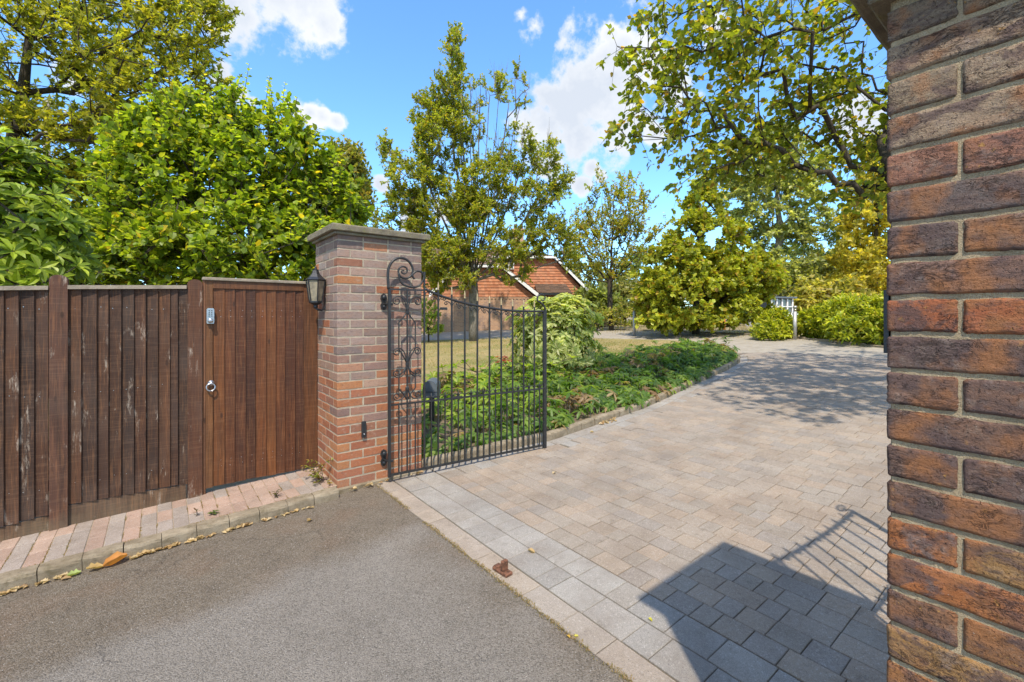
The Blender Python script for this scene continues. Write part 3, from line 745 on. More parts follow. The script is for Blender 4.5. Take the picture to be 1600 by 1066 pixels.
def make_gate():
    g = thing('iron_gate', 'black wrought iron gate leaf folded open against the far brick pillar', 'gate', (GQ[0], GQ[1], GZ0), GA, 'iron gate leaves', True)
    u1 = gp(663, 600)[0]; ue = gp(851, 600)[0]
    zt = gp(607, 452)[1]; zm = gp(640, 630)[1]
    k8 = lambda a, b: (580+a/8.883, 380+b/8.883)
    # hinge stile runs up and over into the big scroll
    arch = gcurve([k8(240, 640), k8(232, 420), k8(262, 300), k8(330, 225), k8(420, 206), k8(505, 240), k8(565, 320), k8(575, 400), k8(545, 460), k8(480, 490), k8(410, 465), k8(378, 405), k8(392, 345), k8(440, 325), k8(488, 345), k8(498, 390), k8(465, 425), k8(425, 410), k8(432, 375), k8(455, 385)])
    MB().tube([(.013, 0, 0), (.013, 0, arch[0].y)], .0165, 4, smooth=False).build('hinge_stile', 'iron', g)
    MB().tube(xz(arch), [.013*(1-.5*i/len(arch)) for i in range(len(arch))], 6).build('top_scroll', 'iron', g)
    b2 = gcurve([k8(378, 415), k8(395, 510), k8(450, 580), k8(560, 612), k8(650, 598), k8(705, 540), k8(728, 470), k8(700, 410), k8(640, 390), k8(590, 415), k8(570, 455), k8(600, 500)])
    MB().tube(xz(b2, -.004), .0095, 6).build('top_scroll', 'iron', g)
    zb = .018
    zr = gp(663, 452)[1]
    MB().tube([(u1, 0, zb), (u1, 0, gp(663, 425)[1])], .0105, 4, smooth=False).build('inner_stile', 'iron', g)
    ztop2 = gp(850, 490)[1]
    MB().box(ue-.017, ue+.017, -.017, .017, -.012, ztop2+.02, .002).build('lock_stile', 'iron', g)
    cz = gcurve([(853, 489), (851, 480), (846, 474), (840, 470), (840.5, 463), (846, 460), (851, 463), (851, 468.5), (847, 470), (845, 467)])
    MB().tube(xz(cz), [.012-.006*i/len(cz) for i in range(len(cz))], 6).build('crook', 'iron', g)
    # rails
    MB().tube([(.01, 0, zb), (ue, 0, zb)], .0135, 4, smooth=False).build('bottom_rail', 'iron', g)
    MB().tube([(.01, 0, zm), (ue, 0, zm)], .011, 4, smooth=False).build('mid_rail', 'iron', g)
    MB().tube([(.01, 0, zt), (u1, 0, zt)], .010, 4, smooth=False).build('top_rail', 'iron', g)
    k4 = lambda a, b: (640+a/4.847, 340+b/4.847)
    sw = gcurve([k4(112, 540), k4(160, 562), k4(210, 583), k4(315, 620), k4(415, 648), k4(510, 668), k4(600, 684), k4(690, 697), k4(775, 706), k4(860, 710), k4(940, 711), k4(1025, 711)], 3)
    MB().tube(xz(sw), .0115, 6).build('top_rail', 'iron', g)
    us = [p.x for p in sw]; zs = [p.y for p in sw]; rail = lambda u: float(np.interp(u, us, zs))
    nb = 10; ub = [u1+(ue-u1)*i/nb for i in range(nb+1)]
    for u in ub[1:-1]:
        t = rail(u)+.045
        MB().tube([(u, 0, zb), (u, 0, t)], .0095, 4, smooth=False).build('bar', 'iron', g)
        MB().lathe([(.009, t), (.011, t+.006), (.006, t+.014), (.010, t+.030), (.006, t+.050), (.001, t+.078)], u, 0, 8).build('spear_finial', 'gold_paint', g)
    for i in range(nb):
        a, b = ub[i], ub[i+1]; c = (a+b)/2; w_ = (b-a)/2
        # scrolled arches hanging from the top rail
        for s_ in (1, -1):
            e = a if s_ > 0 else b; o = -s_
            zz = rail(e)-.012 if (s_ > 0) else rail(e)-.012
            pts = [Vector((e+s_*.008, zz-.055))]; n = 8
            for j in range(n+1):
                t = math.pi*(1-j/n)/2; 
                pts.append(Vector((e+s_*(.006+w_*.75*(1-math.sin(t))), zz-.055+.048*math.cos(t))))
            cx = e+s_*(.006+w_*.75)
            sp = spiral(cx-s_*.0, zz-.026, .019, 1.0, math.pi/2, -s_, .35, 12)
            MB().tube(xz(pts[1:]+sp), [.0048]*(len(pts)-1+len(sp)), 5).build('scroll', 'iron', g)
        # dog bars between
        MB().tube([(c, 0, zb), (c, 0, zm+.035)], .0075, 4, smooth=False).build('dog_bar', 'iron', g)
        MB().lathe([(.009, zm+.03), (.011, zm+.038), (.006, zm+.048), (.002, zm+.075)], c, 0, 6).build('spike', 'iron', g)
        for h in ((a+c)/2, (b+c)/2):
            rr = (b-a)/4-.007
            MB().tube([(h+rr*math.cos(math.pi*j/8), 0, zm+.011+rr*1.15*math.sin(math.pi*j/8)) for j in range(9)], .0042, 5).build('hoop', 'iron', g)
    MB().box(ub[2]-.0, ub[3]-.03, -.012, .012, zm-.012, zm+.014, .003).build('latch', 'iron', g)
    MB().box(ub[1]+.02, ub[1]+.09, -.011, .011, zr-.19, zr-.165, .003).build('keep', 'iron', g)
    # narrow ornamental panel next to the hinge stile
    c = (.013+u1)/2; w_ = (u1-.02)/2
    zL = zm
    MB().tube([(c, 0, zb), (c, 0, zt)], .0085, 4, smooth=False).build('bar', 'iron', g)
    H = zt-zm
    for s_ in (1, -1):
        o = s_*w_*.48
        MB().tube([(c+o, 0, zb), (c+o, 0, zm)], .0075, 4, smooth=False).build('bar', 'iron', g)
        def yz(f): return zm+H*f
        c1 = [(c+s_*.006, yz(.80)), (c+s_*.03, yz(.765)), (c+o, yz(.71)), (c+o, yz(.48)), (c+s_*.035, yz(.415)), (c+s_*.006, yz(.36))]
        c1 = [Vector(p) for p in c1]
        MB().tube(xz(c1), .0065, 6).build('hexagon_bar', 'iron', g)
        c2 = [Vector(p) for p in [(c+s_*.006, yz(.33)), (c+s_*.035, yz(.28)), (c+o, yz(.25)), (c+o, yz(.13)), (c+s_*.03, yz(.08)), (c+s_*.006, yz(.035))]]
        MB().tube(xz(c2), .0065, 6).build('hexagon_bar', 'iron', g)
        def cscroll(z0, zc, up, r=.036):
            """a C-scroll springing from the centre bar at z0 and curling at zc"""
            cx = c+s_*w_*.60
            sp = spiral(cx, zc, r, 1.35, 0 if s_ > 0 else math.pi, (1 if up else -1)*-s_, .3)
            bez = [Vector((c+s_*.005, z0)), Vector((c+s_*w_*.25, z0+(zc-z0)*.75)), Vector((c+s_*w_*.55, zc+(r if not up else -r)*1.15*-1))]
            st = Vector((cx, zc-r if up else zc+r))
            pts = []
            A, B_, D_ = Vector((c+s_*.006, z0)), Vector((c+s_*.012, zc+(r*1.3 if up else -r*1.3))), Vector((cx, zc+(r if up else -r)))
            for j in range(9):
                t = j/8; pts.append(A*(1-t)**2+B_*2*t*(1-t)+D_*t*t)
            sp = spiral(cx, zc, r, 1.3, math.pi/2 if up else -math.pi/2, (-s_ if up else s_), .3)
            MB().tube(xz(pts+sp, -.003), .0058, 6).build('c_scroll', 'iron', g)
        cscroll(yz(.80), yz(.90), True, .040)
        cscroll(yz(.34), yz(.455), True, .034); cscroll(yz(.36), yz(.27), False, .034)
        cscroll(yz(.155), yz(.07), False, .034)
    for f in (.80, .345, .13): MB().box(c-.014, c+.014, -.012, .012, zm+H*f-.014, zm+H*f+.014, .003).build('collar', 'iron', g)
    return g
gate = make_gate()
for px_, py_ in ((599, 472), (599, 715)):
    u, z = on_plane(px_, py_, (0, 0), 0)
    HM = Matrix.Translation((u, -.002, z))
    h = MB().prism([(-.030, -.030), (-.022, -.062), (.0, -.075), (.022, -.062), (.030, -.030), (.017, -.006), (.017, .006), (.030, .030), (.022, .062), (0, .075), (-.022, .062), (-.030, .030), (-.017, .006), (-.017, -.006)], 'y', -.012, 0).build('hinge_plate', 'iron', pl, HM)
    MB().lathe([(.021, 0), (.021, .018), (.014, .026)], 0, 0, 12).build('boss', 'black_metal', h, HM @ Matrix.Translation((0, -.010, .040)) @ Matrix.Rotation(R(90), 4, 'X'))
    MB().lathe([(.019, 0), (.019, .014), (.010, .022)], 0, 0, 6, False).build('nut', 'black_metal', h, HM @ Matrix.Translation((0.004, -.010, -.042)) @ Matrix.Rotation(R(90), 4, 'X'))
    MB().tube([(0, -.01, -.02), (.03, -.075, -.02), (.055, -.085, -.02)], .011, 6).build('pin', 'iron', h, HM)
# the matching leaf stands open behind the near pillar; its shadow reaches across the drive
def copy_tree(o, M, label):
    r = o.copy(); COL.objects.link(r); r.matrix_basis = M; W[r.name] = M; r['label'] = label
    for ch in o.children:
        c = ch.copy(); COL.objects.link(c); c.parent = r; c.matrix_parent_inverse = M.inverted(); c.matrix_basis = M @ W[o.name].inverted() @ W[ch.name]
    return r
copy_tree(gate, Matrix.Translation((.50, RY+.055, GZ0)) @ Matrix.Rotation(R(-1), 4, 'Z'), 'black wrought iron gate leaf folded open behind the near brick pillar')

# gate stop
sx_, sy_, _ = G(785, 896)
gs = thing('gate_stop', 'small rusty iron gate stop bolted to the sett course of the drive', 'gate stop', (sx_, sy_, .001), R(95), local=True)
MB().box(-.062, .062, -.027, .027, 0, .020, .005).build('base_plate', 'rust', gs); MB().box(-.030, -.004, -.022, .022, .020, .078, .006).build('upright', 'rust', gs)
MB().box(.018, .055, -.022, .022, .020, .028, .003).build('lug', 'rust', gs)

# ------------------------------------------------------------------ timber fence and side gate
FY = .60
def fx(px, py=600, y=FY): return on_plane(px, py, (0, y), 0)
FWOOD = [(.064, .026, .013), (.048, .021, .011), (.076, .032, .015), (.043, .021, .013), (.068, .029, .015), (.084, .034, .015)]
GWOOD = [(.125, .039, .010), (.082, .025, .008), (.145, .048, .012), (.070, .022, .008), (.108, .034, .010)]
def board(xl, xr, zb, zt, y, name, mat, parent, col, th=(.020, .009), n=7, lean=0.):
    """one feather-edged board: thick edge on the left, thin edge tucked under the next"""
    v = []; f = []; rr = [random.uniform(-.0018, .0018) for _ in range(n)]
    for i in range(n):
        t = i/(n-1); z = zb+(zt-zb)*t; a = rr[i]
        v += [(xl+a, y-th[1], z), (xr+a*.5, y-th[0], z), (xr+a*.5, y, z), (xl+a, y, z)]
    for i in range(n-1):
        for k in range(4): f.append((i*4+k, i*4+(k+1) % 4, i*4+4+(k+1) % 4, i*4+4+k))
    f += [(3, 2, 1, 0), tuple((n-1)*4+k for k in range(4))]
    return link(name, mesh(name, v, f), parent, None, mat, color=col)
fence = thing('timber_fence', 'weathered dark brown close-board fence along the pavement', 'fence', (-2.2, FY, .0))
def fz_top(x): return 1.739+.042*(x+.97)
def fz_bot(x): return .043+.033*(x+.97)
def panel(edges_px, xl, xr, ztl, ztr, bb):
    """bb: bottom of the boards above the gravel board, at left and right"""
    e = [fx(p)[0] for p in edges_px] if edges_px else []
    xs = sorted(e) if e else list(np.linspace(xl, xr, 18))
    for i in range(len(xs)-1):
        a, b = xs[i], xs[i+1]; t = (a+b)/2
        zt = np.interp(t, [xl, xr], [ztl, ztr]); zb = np.interp(t, [xl, xr], bb)+random.uniform(-.005, .005)
        c = jit(random.choice(FWOOD), .22)
        board(a-.012, b-.0015, zb, zt-.004, FY-.002-random.uniform(0, .004), 'board', 'fence_wood', fence, c, (.022, .006))
    m = MB(); m.prism([(xl, ztl-.006), (xr, ztr-.006), (xr, ztr+.022), (xl, ztl+.022)], 'y', FY-.045, FY+.03); m.build('capping_rail', 'pale_wood', fence)
    g = MB(); g.prism([(xl, fz_bot(xl)-.05), (xr, fz_bot(xr)-.05), (xr, bb[1]-.006), (xl, bb[0]-.006)], 'y', FY-.014, FY+.02); g.build('gravel_board', 'fence_wood', fence, color=(.125, .075, .042))
    for zf in (.25, .9, 1.5):
        r = MB(); r.prism([(xl, zf), (xr, zf), (xr, zf+.07), (xl, zf+.07)], 'y', FY+.005, FY+.05); r.build('arris_rail', 'fence_wood', fence, color=(.11, .06, .04))
def nails(xs, zs_, y, parent, jz=.012):
    m = MB()
    for x in xs:
        for z in zs_:
            q = (x+random.uniform(-.006, .006), y, z+random.uniform(-jz, jz)); m.add([(q[0]+.0028*math.cos(a), y-.0005, q[2]+.0028*math.sin(a)) for a in np.linspace(0, 5.2, 6)], [tuple(range(6))])
    return m.build('nail_heads', 'steel', parent, kind='stuff')
xa, xb = fx(107)[0], fx(291)[0]
z1 = fx(212/1.974, 787.5)[1]; z2 = fx(290, 755)[1]
panel([107, 128, 152, 170, 190, 210, 228, 247, 266, 278, 295], xa, xb, fx(107, 447)[1]-.018, fx(290, 447)[1]-.018, (z1, z2))
xc = fx(77)[0]; z3 = fx(40, 812)[1]
panel([8, 31, 55, 77], fx(8)[0], xc, fx(10, 448)[1]-.02, fx(76, 448)[1]-.018, (z3-.01, z3+.01))
x0_ = fx(8)[0]
panel(None, x0_-1.6, x0_-.001, fx(10, 448)[1]-.095, fx(10, 448)[1]-.02, (z3-.065, z3-.01))
def post(pxl, pxr, pytop, name, col, dome=.05, depth=.075, yoff=-.036):
    a, b = fx(pxl, y=FY+yoff if False else FY)[0], fx(pxr)[0]; zt = fx((pxl+pxr)/2, pytop)[1]; w_ = (b-a)/2; c = (a+b)/2
    pts = [(a, -.2), (b, -.2), (b, zt-w_*.75)]+[(c+w_*math.cos(t), zt-w_*.75+w_*.75*math.sin(t)) for t in np.linspace(.15, math.pi-.15, 9)]+[(a, zt-w_*.75)]
    return MB().prism(pts, 'y', FY+yoff, FY+yoff+depth).build(name, 'fence_wood', fence, color=col)
post(78, 107, 430, 'post', (.095, .042, .026)); post(293, 316, 437, 'post', (.11, .042, .02), yoff=-.03)
nails([fx(p)[0] for p in (14, 38, 62, 117, 138, 158, 178, 198, 217, 236, 255, 272)], (.285, .93, 1.53), FY-.0185, fence)
sg = thing('side_gate', 'warm brown boarded garden gate between the fence and the far pillar', 'side gate', (-.43, FY, .05))
gl, gr = fx(317)[0], -.004
zt = 1.772; zb_ = .062
GY = FY+.01
MB().box(gl, gl+.018, GY-.03, GY+.05, .01, zt, .003).build('jamb', 'gate_wood', sg, color=(.20, .085, .04))
e = [fx(p)[0] for p in (319.5, 332, 351, 367, 384, 399, 416, 431, 445, 461, 474)]+[gr]
for i in range(1, 10):
    board(e[i]-.004, e[i+1]-.002, zb_+random.uniform(-.004, .004), zt-.068, GY-.005, 'board', 'gate_wood', sg, jit(GWOOD[(i*2) % 5], .12), (.018, .008))
board(e[0]+.004, e[1], zb_-.004, zt-.004, GY-.006, 'stile', 'gate_wood', sg, (.16, .065, .021), (.020, .020))
board(e[10], e[11], zb_, zt-.004, GY-.006, 'stile', 'gate_wood', sg, (.125, .047, .017), (.020, .020))
nails([e[i+1]-.03 for i in range(1, 10)], (.22, .27, 1.47, 1.52), GY-.0225, sg, .003)
MB().box(e[1]+.001, e[10]-.001, GY-.030, GY-.004, zt-.068, zt-.006, .002).build('top_rail', 'gate_wood', sg, color=(.13, .050, .018))
MB().box(gl-.005, gr, GY-.045, GY+.03, zt-.003, zt+.022, .004).build('capping', 'pale_wood', sg)
MB().box(gl+.03, gr-.02, GY+.005, GY+.05, .2, .3, .002).build('ledge', 'gate_wood', sg, color=(.15, .06, .025))
MB().box(gl+.03, gr-.02, GY+.005, GY+.05, 1.45, 1.55, .002).build('ledge', 'gate_wood', sg, color=(.15, .06, .025))
kx, kz = fx(328.5, 494, FY-.02)
kl = thing('keypad_lock', 'silver push-button lock at the top left of the side gate', 'keypad lock', (kx, GY-.027, kz), local=True)
m = MB(); m.prism([(-.024+.0, -.062), (.024, -.062), (.026, -.05), (.026, .055), (.018, .064), (-.018, .064), (-.026, .055), (-.026, -.05)], 'y', -.022, 0); m.build('casing', 'steel', kl)
for r_ in range(4):
    for q in (-1, 1): MB().lathe([(.0042, 0), (.0042, .005)], 0, 0, 8).build('button', 'black_metal', kl, FRAME[kl.name] @ Matrix.Translation((q*.009, -.022, .045-.015*r_)) @ Matrix.Rotation(R(90), 4, 'X'))
MB().lathe([(.019, 0), (.019, .020), (.015, .026)], 0, 0, 14).build('knob', 'steel', kl, FRAME[kl.name] @ Matrix.Translation((0, -.022, -.038)) @ Matrix.Rotation(R(90), 4, 'X'))
kx, kz = fx(329, 603, FY-.02)
rh = thing('ring_handle', 'silver twisted ring handle on the left of the side gate', 'ring handle', (kx, GY-.027, kz), local=True)
MB().lathe([(.026, 0), (.024, .006), (.012, .010), (.010, .020)], 0, 0, 12).build('rose', 'steel', rh, FRAME[rh.name] @ Matrix.Translation((0.004, 0, .020)) @ Matrix.Rotation(R(90), 4, 'X'))
MB().tube([(.030*math.sin(t), -.020-.004*math.cos(t), -.010-.030*math.cos(t)) for t in np.linspace(0, 2*math.pi, 25)], [.0058+.0012*math.sin(i*3.1) for i in range(25)], 7).build('ring', 'steel', rh)

# letterbox behind the pillar
bp0 = at(671.5, 622, 5.5); a = -math.atan2(C, S)
mb = thing('letterbox', 'dark grey dome-topped letterbox on a post behind the iron gate', 'letterbox', (bp0.x, bp0.y, bp0.z), a, local=True)
pro = [(-.085, 0), (.085, 0), (.085, .125)]+[(.085*math.cos(t), .125+.085*math.sin(t)) for t in np.linspace(.2, math.pi-.2, 9)]+[(-.085, .125)]
MB().prism(pro, 'y', .006, .30).build('casing', 'grey_plastic', mb)
MB().prism([(x*1.03, z*1.015-.001) for x, z in pro], 'y', -.006, .006).build('door', 'grey_plastic', mb)
MB().box(-.088, .088, -.012, -.0065, .072, .078, .001).build('flap_edge', 'black_metal', mb)
MB().box(-.03, .03, .12, .18, -(bp0.z-gz(bp0.x)), 0, .004).build('post', 'black_metal', mb)

# ------------------------------------------------------------------ plants: leaves, branches, crowns
LEAFS = {
 'small': ([(0, 0, 0), (.42, -.28, .10), (1, 0, -.06), (.42, .28, .10)], [(0, 1, 2), (0, 2, 3)]),
 'round': ([(0, 0, 0), (.22, -.34, .08), (.62, -.40, .07), (1.04, 0, -.14), (.62, .40, .07), (.22, .34, .08), (.45, 0, -.04)],
           [(0, 1, 6), (1, 2, 6), (2, 3, 6), (3, 4, 6), (4, 5, 6), (5, 0, 6)]),
 'long': ([(0, 0, 0), (.25, -.135, .03), (.65, -.15, .02), (1., 0, -.16), (.65, .15, .02), (.25, .135, .03), (.3, 0, -.01), (.68, 0, -.06)],
          [(0, 1, 6), (1, 2, 7, 6), (2, 3, 7), (7, 3, 4), (6, 7, 4, 5), (0, 6, 5)]),
 'star': ([(0, 0, 0), (.25, -.5, .03), (.42, -.18, 0), (1, 0, -.1), (.42, .18, 0), (.25, .5, .03)], [(0, 1, 2), (0, 2, 3), (0, 3, 4), (0, 4, 5)]),
}
def unit(a): return a/np.maximum(1e-9, np.linalg.norm(a, axis=-1, keepdims=True))
def leaf_frames(P, D, N, size):
    D = unit(D); N = N-D*np.sum(N*D, 1, keepdims=True); N = unit(N+1e-5); B = np.cross(N, D); return D, B, N
def leaves(P, D, N, size, cols, shape, parent, mat='leaf', name='foliage', singles=0, objmat=None, kind='stuff', sname='leaf'):
    P = np.asarray(P, float); D, B, N = leaf_frames(P, np.asarray(D, float), np.asarray(N, float), size); cols = np.asarray(cols, np.float32); size = np.asarray(size, float)
    tv, tf = LEAFS[shape]; tv = np.array(tv, float)
    mask = np.ones(len(P), bool)
    if singles:
        c = np.array([CAM[0], CAM[1], CH]); rel = P-c; Y = rel[:, 0]*C+rel[:, 1]*S; X = rel[:, 0]*S-rel[:, 1]*C
        px = 800+FL*X/Y; py = HZ-rel[:, 2]*FL/Y; vis = (Y > .2) & (px > 0) & (px < 1385) & (py > 0) & (py < 1066)
        app = size/Y*(.35+np.abs(np.sum(N*unit(-rel), 1))); app[~vis] = -1
        # nearest to the viewer first: what stands in front shows
        app = app-.0*Y; score = np.where(vis, -Y+app*6, -99); idx = np.argsort(-score)[:singles]; mask[idx] = False
        sm = mesh(sname, tv, tf); sm.materials.append(MATS[objmat]); 
        for i in idx:
            M = Matrix(((D[i, 0], B[i, 0], N[i, 0], P[i, 0]), (D[i, 1], B[i, 1], N[i, 1], P[i, 1]), (D[i, 2], B[i, 2], N[i, 2], P[i, 2]), (0, 0, 0, 1))) @ Matrix.Scale(float(size[i]), 4)
            link(sname, sm, parent, M, color=tuple(float(q) for q in cols[i]))
    P, D, B, N, size, cols = P[mask], D[mask], B[mask], N[mask], size[mask], cols[mask]
    k = len(tv); n = len(P)
    V = P[:, None, :]+size[:, None, None]*(tv[None, :, 0:1]*D[:, None, :]+tv[None, :, 1:2]*B[:, None, :]+tv[None, :, 2:3]*N[:, None, :])
    me = bpy.data.meshes.new(name); me.vertices.add(n*k); me.vertices.foreach_set('co', V.astype(np.float32).ravel())
    flat = np.concatenate([np.array(f) for f in tf]); ln = np.array([len(f) for f in tf])
    loops = (flat[None, :]+(np.arange(n)*k)[:, None]).ravel(); tot = np.tile(ln, n)
    me.loops.add(len(loops)); me.loops.foreach_set('vertex_index', loops.astype(np.int32))
    me.polygons.add(len(tot)); st = np.concatenate([[0], np.cumsum(tot)[:-1]]); me.polygons.foreach_set('loop_start', st.astype(np.int32))
    try: me.polygons.foreach_set('loop_total', tot.astype(np.int32))
    except Exception: pass
    me.update(calc_edges=True); me.materials.append(MATS[mat]); tint_attr(me, cols, k)
    return link(name, me, parent, kind=kind)
def pick(pal, n, wts=None, var=.15, clump=None):
    pal = np.array(pal)*np.array([1.45, 1.40, 1.15]); i = rng.choice(len(pal), n, p=None if wts is None else np.array(wts)/sum(wts)); c = pal[i]*(1+rng.uniform(-var, var, (n, 1)))
    if clump is not None: c = c*clump[:, None]
    return c
def in_ell(n, c, r, shell=0.):
    d = unit(rng.normal(size=(n, 3))); u = rng.random(n)**(1/3); u = shell+(1-shell)*u; return np.array(c)+d*u[:, None]*np.array(r)
RZM = np.array([[S, C, 0], [-C, S, 0], [0, 0, 1]]).T      # camera-side axes (right, away, up) -> world, used only to size crowns
def blob(px, py, Y, rx, ry, rz, n, shell=.3, zmin=None, dens=None):
    """points in an ellipsoid of foliage: rx across, ry deep, rz high, in metres"""
    c = at(px, py, Y); p = in_ell(n, (0, 0, 0), (rx, ry, rz), shell)
    p = np.stack([p[:, 0]*S+p[:, 1]*C, -p[:, 0]*C+p[:, 1]*S, p[:, 2]], 1)+np.array(c)
    if zmin is not None: p = p[p[:, 2] > zmin]
    return p
def grow(tips, trunk, seg=.35, bow=.25, up=.5, stems=()):
    """a branch skeleton: every tip is joined to the nearest suitable node of the tree so far"""
    nodes = [np.array(p, float) for p in trunk]; par = [-1]+list(range(len(trunk)-1)); nt = len(trunk)
    arr = np.zeros((len(trunk)+len(tips)*14+50+14*len(stems), 3)); arr[:nt] = nodes; cnt = nt
    first = max(1, int(nt*.35)); base = arr[first].copy(); ends = []; root_ = nt-1
    for e in stems:
        a = arr[root_].copy(); e = np.array(e, float); mid = a*.55+e*.45; mid[:2] = a[:2]*.38+e[:2]*.62; p = root_; m = 12
        for j in range(1, m+1):
            s_ = j/m; arr[cnt] = a*(1-s_)**2+mid*2*s_*(1-s_)+e*s_*s_+rng.normal(size=3)*.02; par.append(p); p = cnt; cnt += 1
        ends.append(p)
    order = np.argsort(np.linalg.norm(tips-arr[nt-1], axis=1)*.6+np.linalg.norm(tips-base, axis=1)*.4)
    for t in tips[order]:
        d = arr[first:cnt]-t; dist = np.linalg.norm(d, axis=1)
        cost = dist+up*np.maximum(0, arr[first:cnt, 2]-t[2]+dist*.25)*2
        k = first+int(np.argmin(cost)); a = arr[k].copy(); L = np.linalg.norm(t-a)
        m = max(1, min(12, int(L/seg))); mid = (a+t)/2+np.array([0, 0, -bow*L*.25])+rng.normal(size=3)*L*.05
        if t[2] > a[2]: mid = mid+(np.array([t[0]-a[0], t[1]-a[1], 0])*.12)
        p = k
        for j in range(1, m+1):
            s_ = j/m; q = a*(1-s_)**2+mid*2*s_*(1-s_)+t*s_*s_
            if j < m: q = q+rng.normal(size=3)*seg*.05
            if cnt >= len(arr): arr = np.vstack([arr, np.zeros((500, 3))])
            arr[cnt] = q; par.append(p); p = cnt; cnt += 1
        ends.append(p)
    return arr[:cnt], np.array(par), ends
def branch_mesh(arr, par, ends, r0, rtip, sides=6, pw=.5, minr=0.):
    n = len(arr); w_ = np.zeros(n); 
    for e in ends: w_[e] += 1
    for i in range(n-1, 0, -1): w_[par[i]] += w_[i]
    w_ = np.maximum(w_, 1); rad = rtip*(w_**pw); rad = rad*np.clip(1, 0, 1)
    k = r0/rad[0]; rad = rtip+(rad-rtip)*(r0-rtip)/max(1e-9, (rad[0]-rtip))
    m = MB(); done = np.zeros(n, bool); lf = sorted(ends, key=lambda e: -len(ends))
    order = sorted(set(ends), key=lambda e: 0)
    # follow the thickest line first
    child = {}
    for i in range(1, n): child.setdefault(par[i], []).append(i)
    stack = [0]; 
    while stack:
        s_ = stack.pop(); ch = [s_] if s_ == 0 else [par[s_], s_]
        cur = s_
        while cur in child:
            c = sorted(child[cur], key=lambda q: -rad[q]); ch.append(c[0]); stack += c[1:]; cur = c[0]
        if len(ch) > 1:
            rr = [rad[q] for q in ch]; 
            if s_ != 0: rr[0] = min(rr[0], rr[1]*1.15)
            sd = sides if max(rr) > r0*.3 else max(3, sides-3 if max(rr) < r0*.08 else sides-1)
            m.tube([arr[q] for q in ch], rr, sd, cap=True)
    return m, rad
def clusters(tips, center, k_tw, l_tw, n_leaf, size, up=.3, outw=.7, spread=.6, droop=0., nup=.8, var=.3):
    """twigs at every tip with leaves set along them"""
    P, D, N, SZ, CL, TW = [], [], [], [], [], []
    for t in tips:
        o = t-center; o = o/max(1e-6, np.linalg.norm(o)); cl = 1+rng.uniform(-.22, .22)
        for _ in range(k_tw):
            d = o*outw+np.array([0, 0, up])+rng.normal(size=3)*spread; d /= np.linalg.norm(d); L = l_tw*rng.uniform(.6, 1.25)
            s_ = np.sort(rng.random(n_leaf))*.9+.1
            q = t+np.outer(s_*L, d)+np.outer(s_**2, np.array([0, 0, -droop*L])); TW.append((t, t+d*L*.5+np.array([0, 0, -droop*L*.25]), t+d*L+np.array([0, 0, -droop*L])))
            ld = rng.normal(size=(n_leaf, 3))*.8+d*.7; ld[:, 2] -= droop*.6
            P.append(q); D.append(ld); N.append(rng.normal(size=(n_leaf, 3))*.55+np.array([0, 0, nup])+o*.35); SZ.append(size*(1+rng.uniform(-var, var, n_leaf))); CL.append(np.full(n_leaf, cl))
    return tuple(np.concatenate(x) for x in (P, D, N, SZ, CL))+(TW,)
def tree(name, label, cat, base, tips, trunk, r0, pal, wts, leafsize, k_tw=3, l_tw=.35, n_leaf=7, shape='small', barkm='bark_grey', rtip=.006, group=None, seg=.4,
         center=None, up=.3, outw=.7, spread=.6, droop=0., nup=.8, mat='leaf', singles=0, objmat='leaf_obj', twigs=True, bow=.25, upc=.5, bare=None, pw=.5, part='crown', stems=(), shoots=()):
    t = thing(name, label, cat, base, 0, group)
    tr = [np.array(p, float) for p in trunk]
    arr, par, ends = grow(tips, tr, seg, bow, upc, stems)
    m, rad = branch_mesh(arr, par, ends, r0, rtip, 8 if r0 > .12 else 6, pw)
    c = np.array(center) if center is not None else tips.mean(0)-np.array([0, 0, .4*(tips[:, 2].max()-tips[:, 2].min())])
    lt = tips if bare is None else tips[~bare(tips)]
    P, D, N, SZ, CL, TW = clusters(lt, c, k_tw, l_tw, n_leaf, leafsize, up, outw, spread, droop, nup)
    if twigs:
        for q in TW: m.tube(q, [rtip*.8, rtip*.6, rtip*.35], 3, cap=False)
    if bare is not None:
        for q in tips[bare(tips)]:
            for _ in range(3): m.tube([q, q+np.array([0, 0, 1])*rng.uniform(.3, .8)+rng.normal(size=3)*.10], [rtip, rtip*.3], 3, cap=False)
    if len(shoots):
        ex = [[], [], [], [], []]
        for (q, h) in shoots:
            lean = rng.normal(size=3)*.07; nl = int(h/.038); m.tube([q, q+(lean+np.array([0, 0, .5]))*h, q+(lean*1.6+np.array([0, 0, 1]))*h], [rtip, rtip*.8, rtip*.3], 3, cap=False)
            for i in range(nl):
                f = (i+.5)/nl; a = i*2.4; ex[0].append(q+(lean*(.8+.8*f)+np.array([0, 0, f]))*h); ex[1].append([math.cos(a), math.sin(a), .45-.3*(1-f)]); ex[2].append([-.35*math.cos(a)+rng.normal()*.3, -.35*math.sin(a)+rng.normal()*.3, 1]); ex[3].append(leafsize*(1.05-.45*f)); ex[4].append(1.15)
        P, D, N = (np.concatenate([A, np.array(B_)]) for A, B_ in ((P, ex[0]), (D, ex[1]), (N, ex[2]))); SZ = np.concatenate([SZ, ex[3]]); CL = np.concatenate([CL, ex[4]])
    o = m.build('trunk', barkm, t)
    leaves(P, D, N, SZ, pick(pal, len(P), wts, .18, CL), shape, t, mat, part, singles, objmat)
    return t
def trunkline(b, top, n=8, wob=.05):
    b, top = np.array(b, float), np.array(top, float)
    return [b+(top-b)*i/(n-1)+(rng.normal(size=3)*wob if 0 < i < n-1 else 0) for i in range(n)]

YG = [(.20, .215, .032), (.16, .19, .028), (.115, .155, .022), (.25, .23, .034), (.21, .16, .03)]
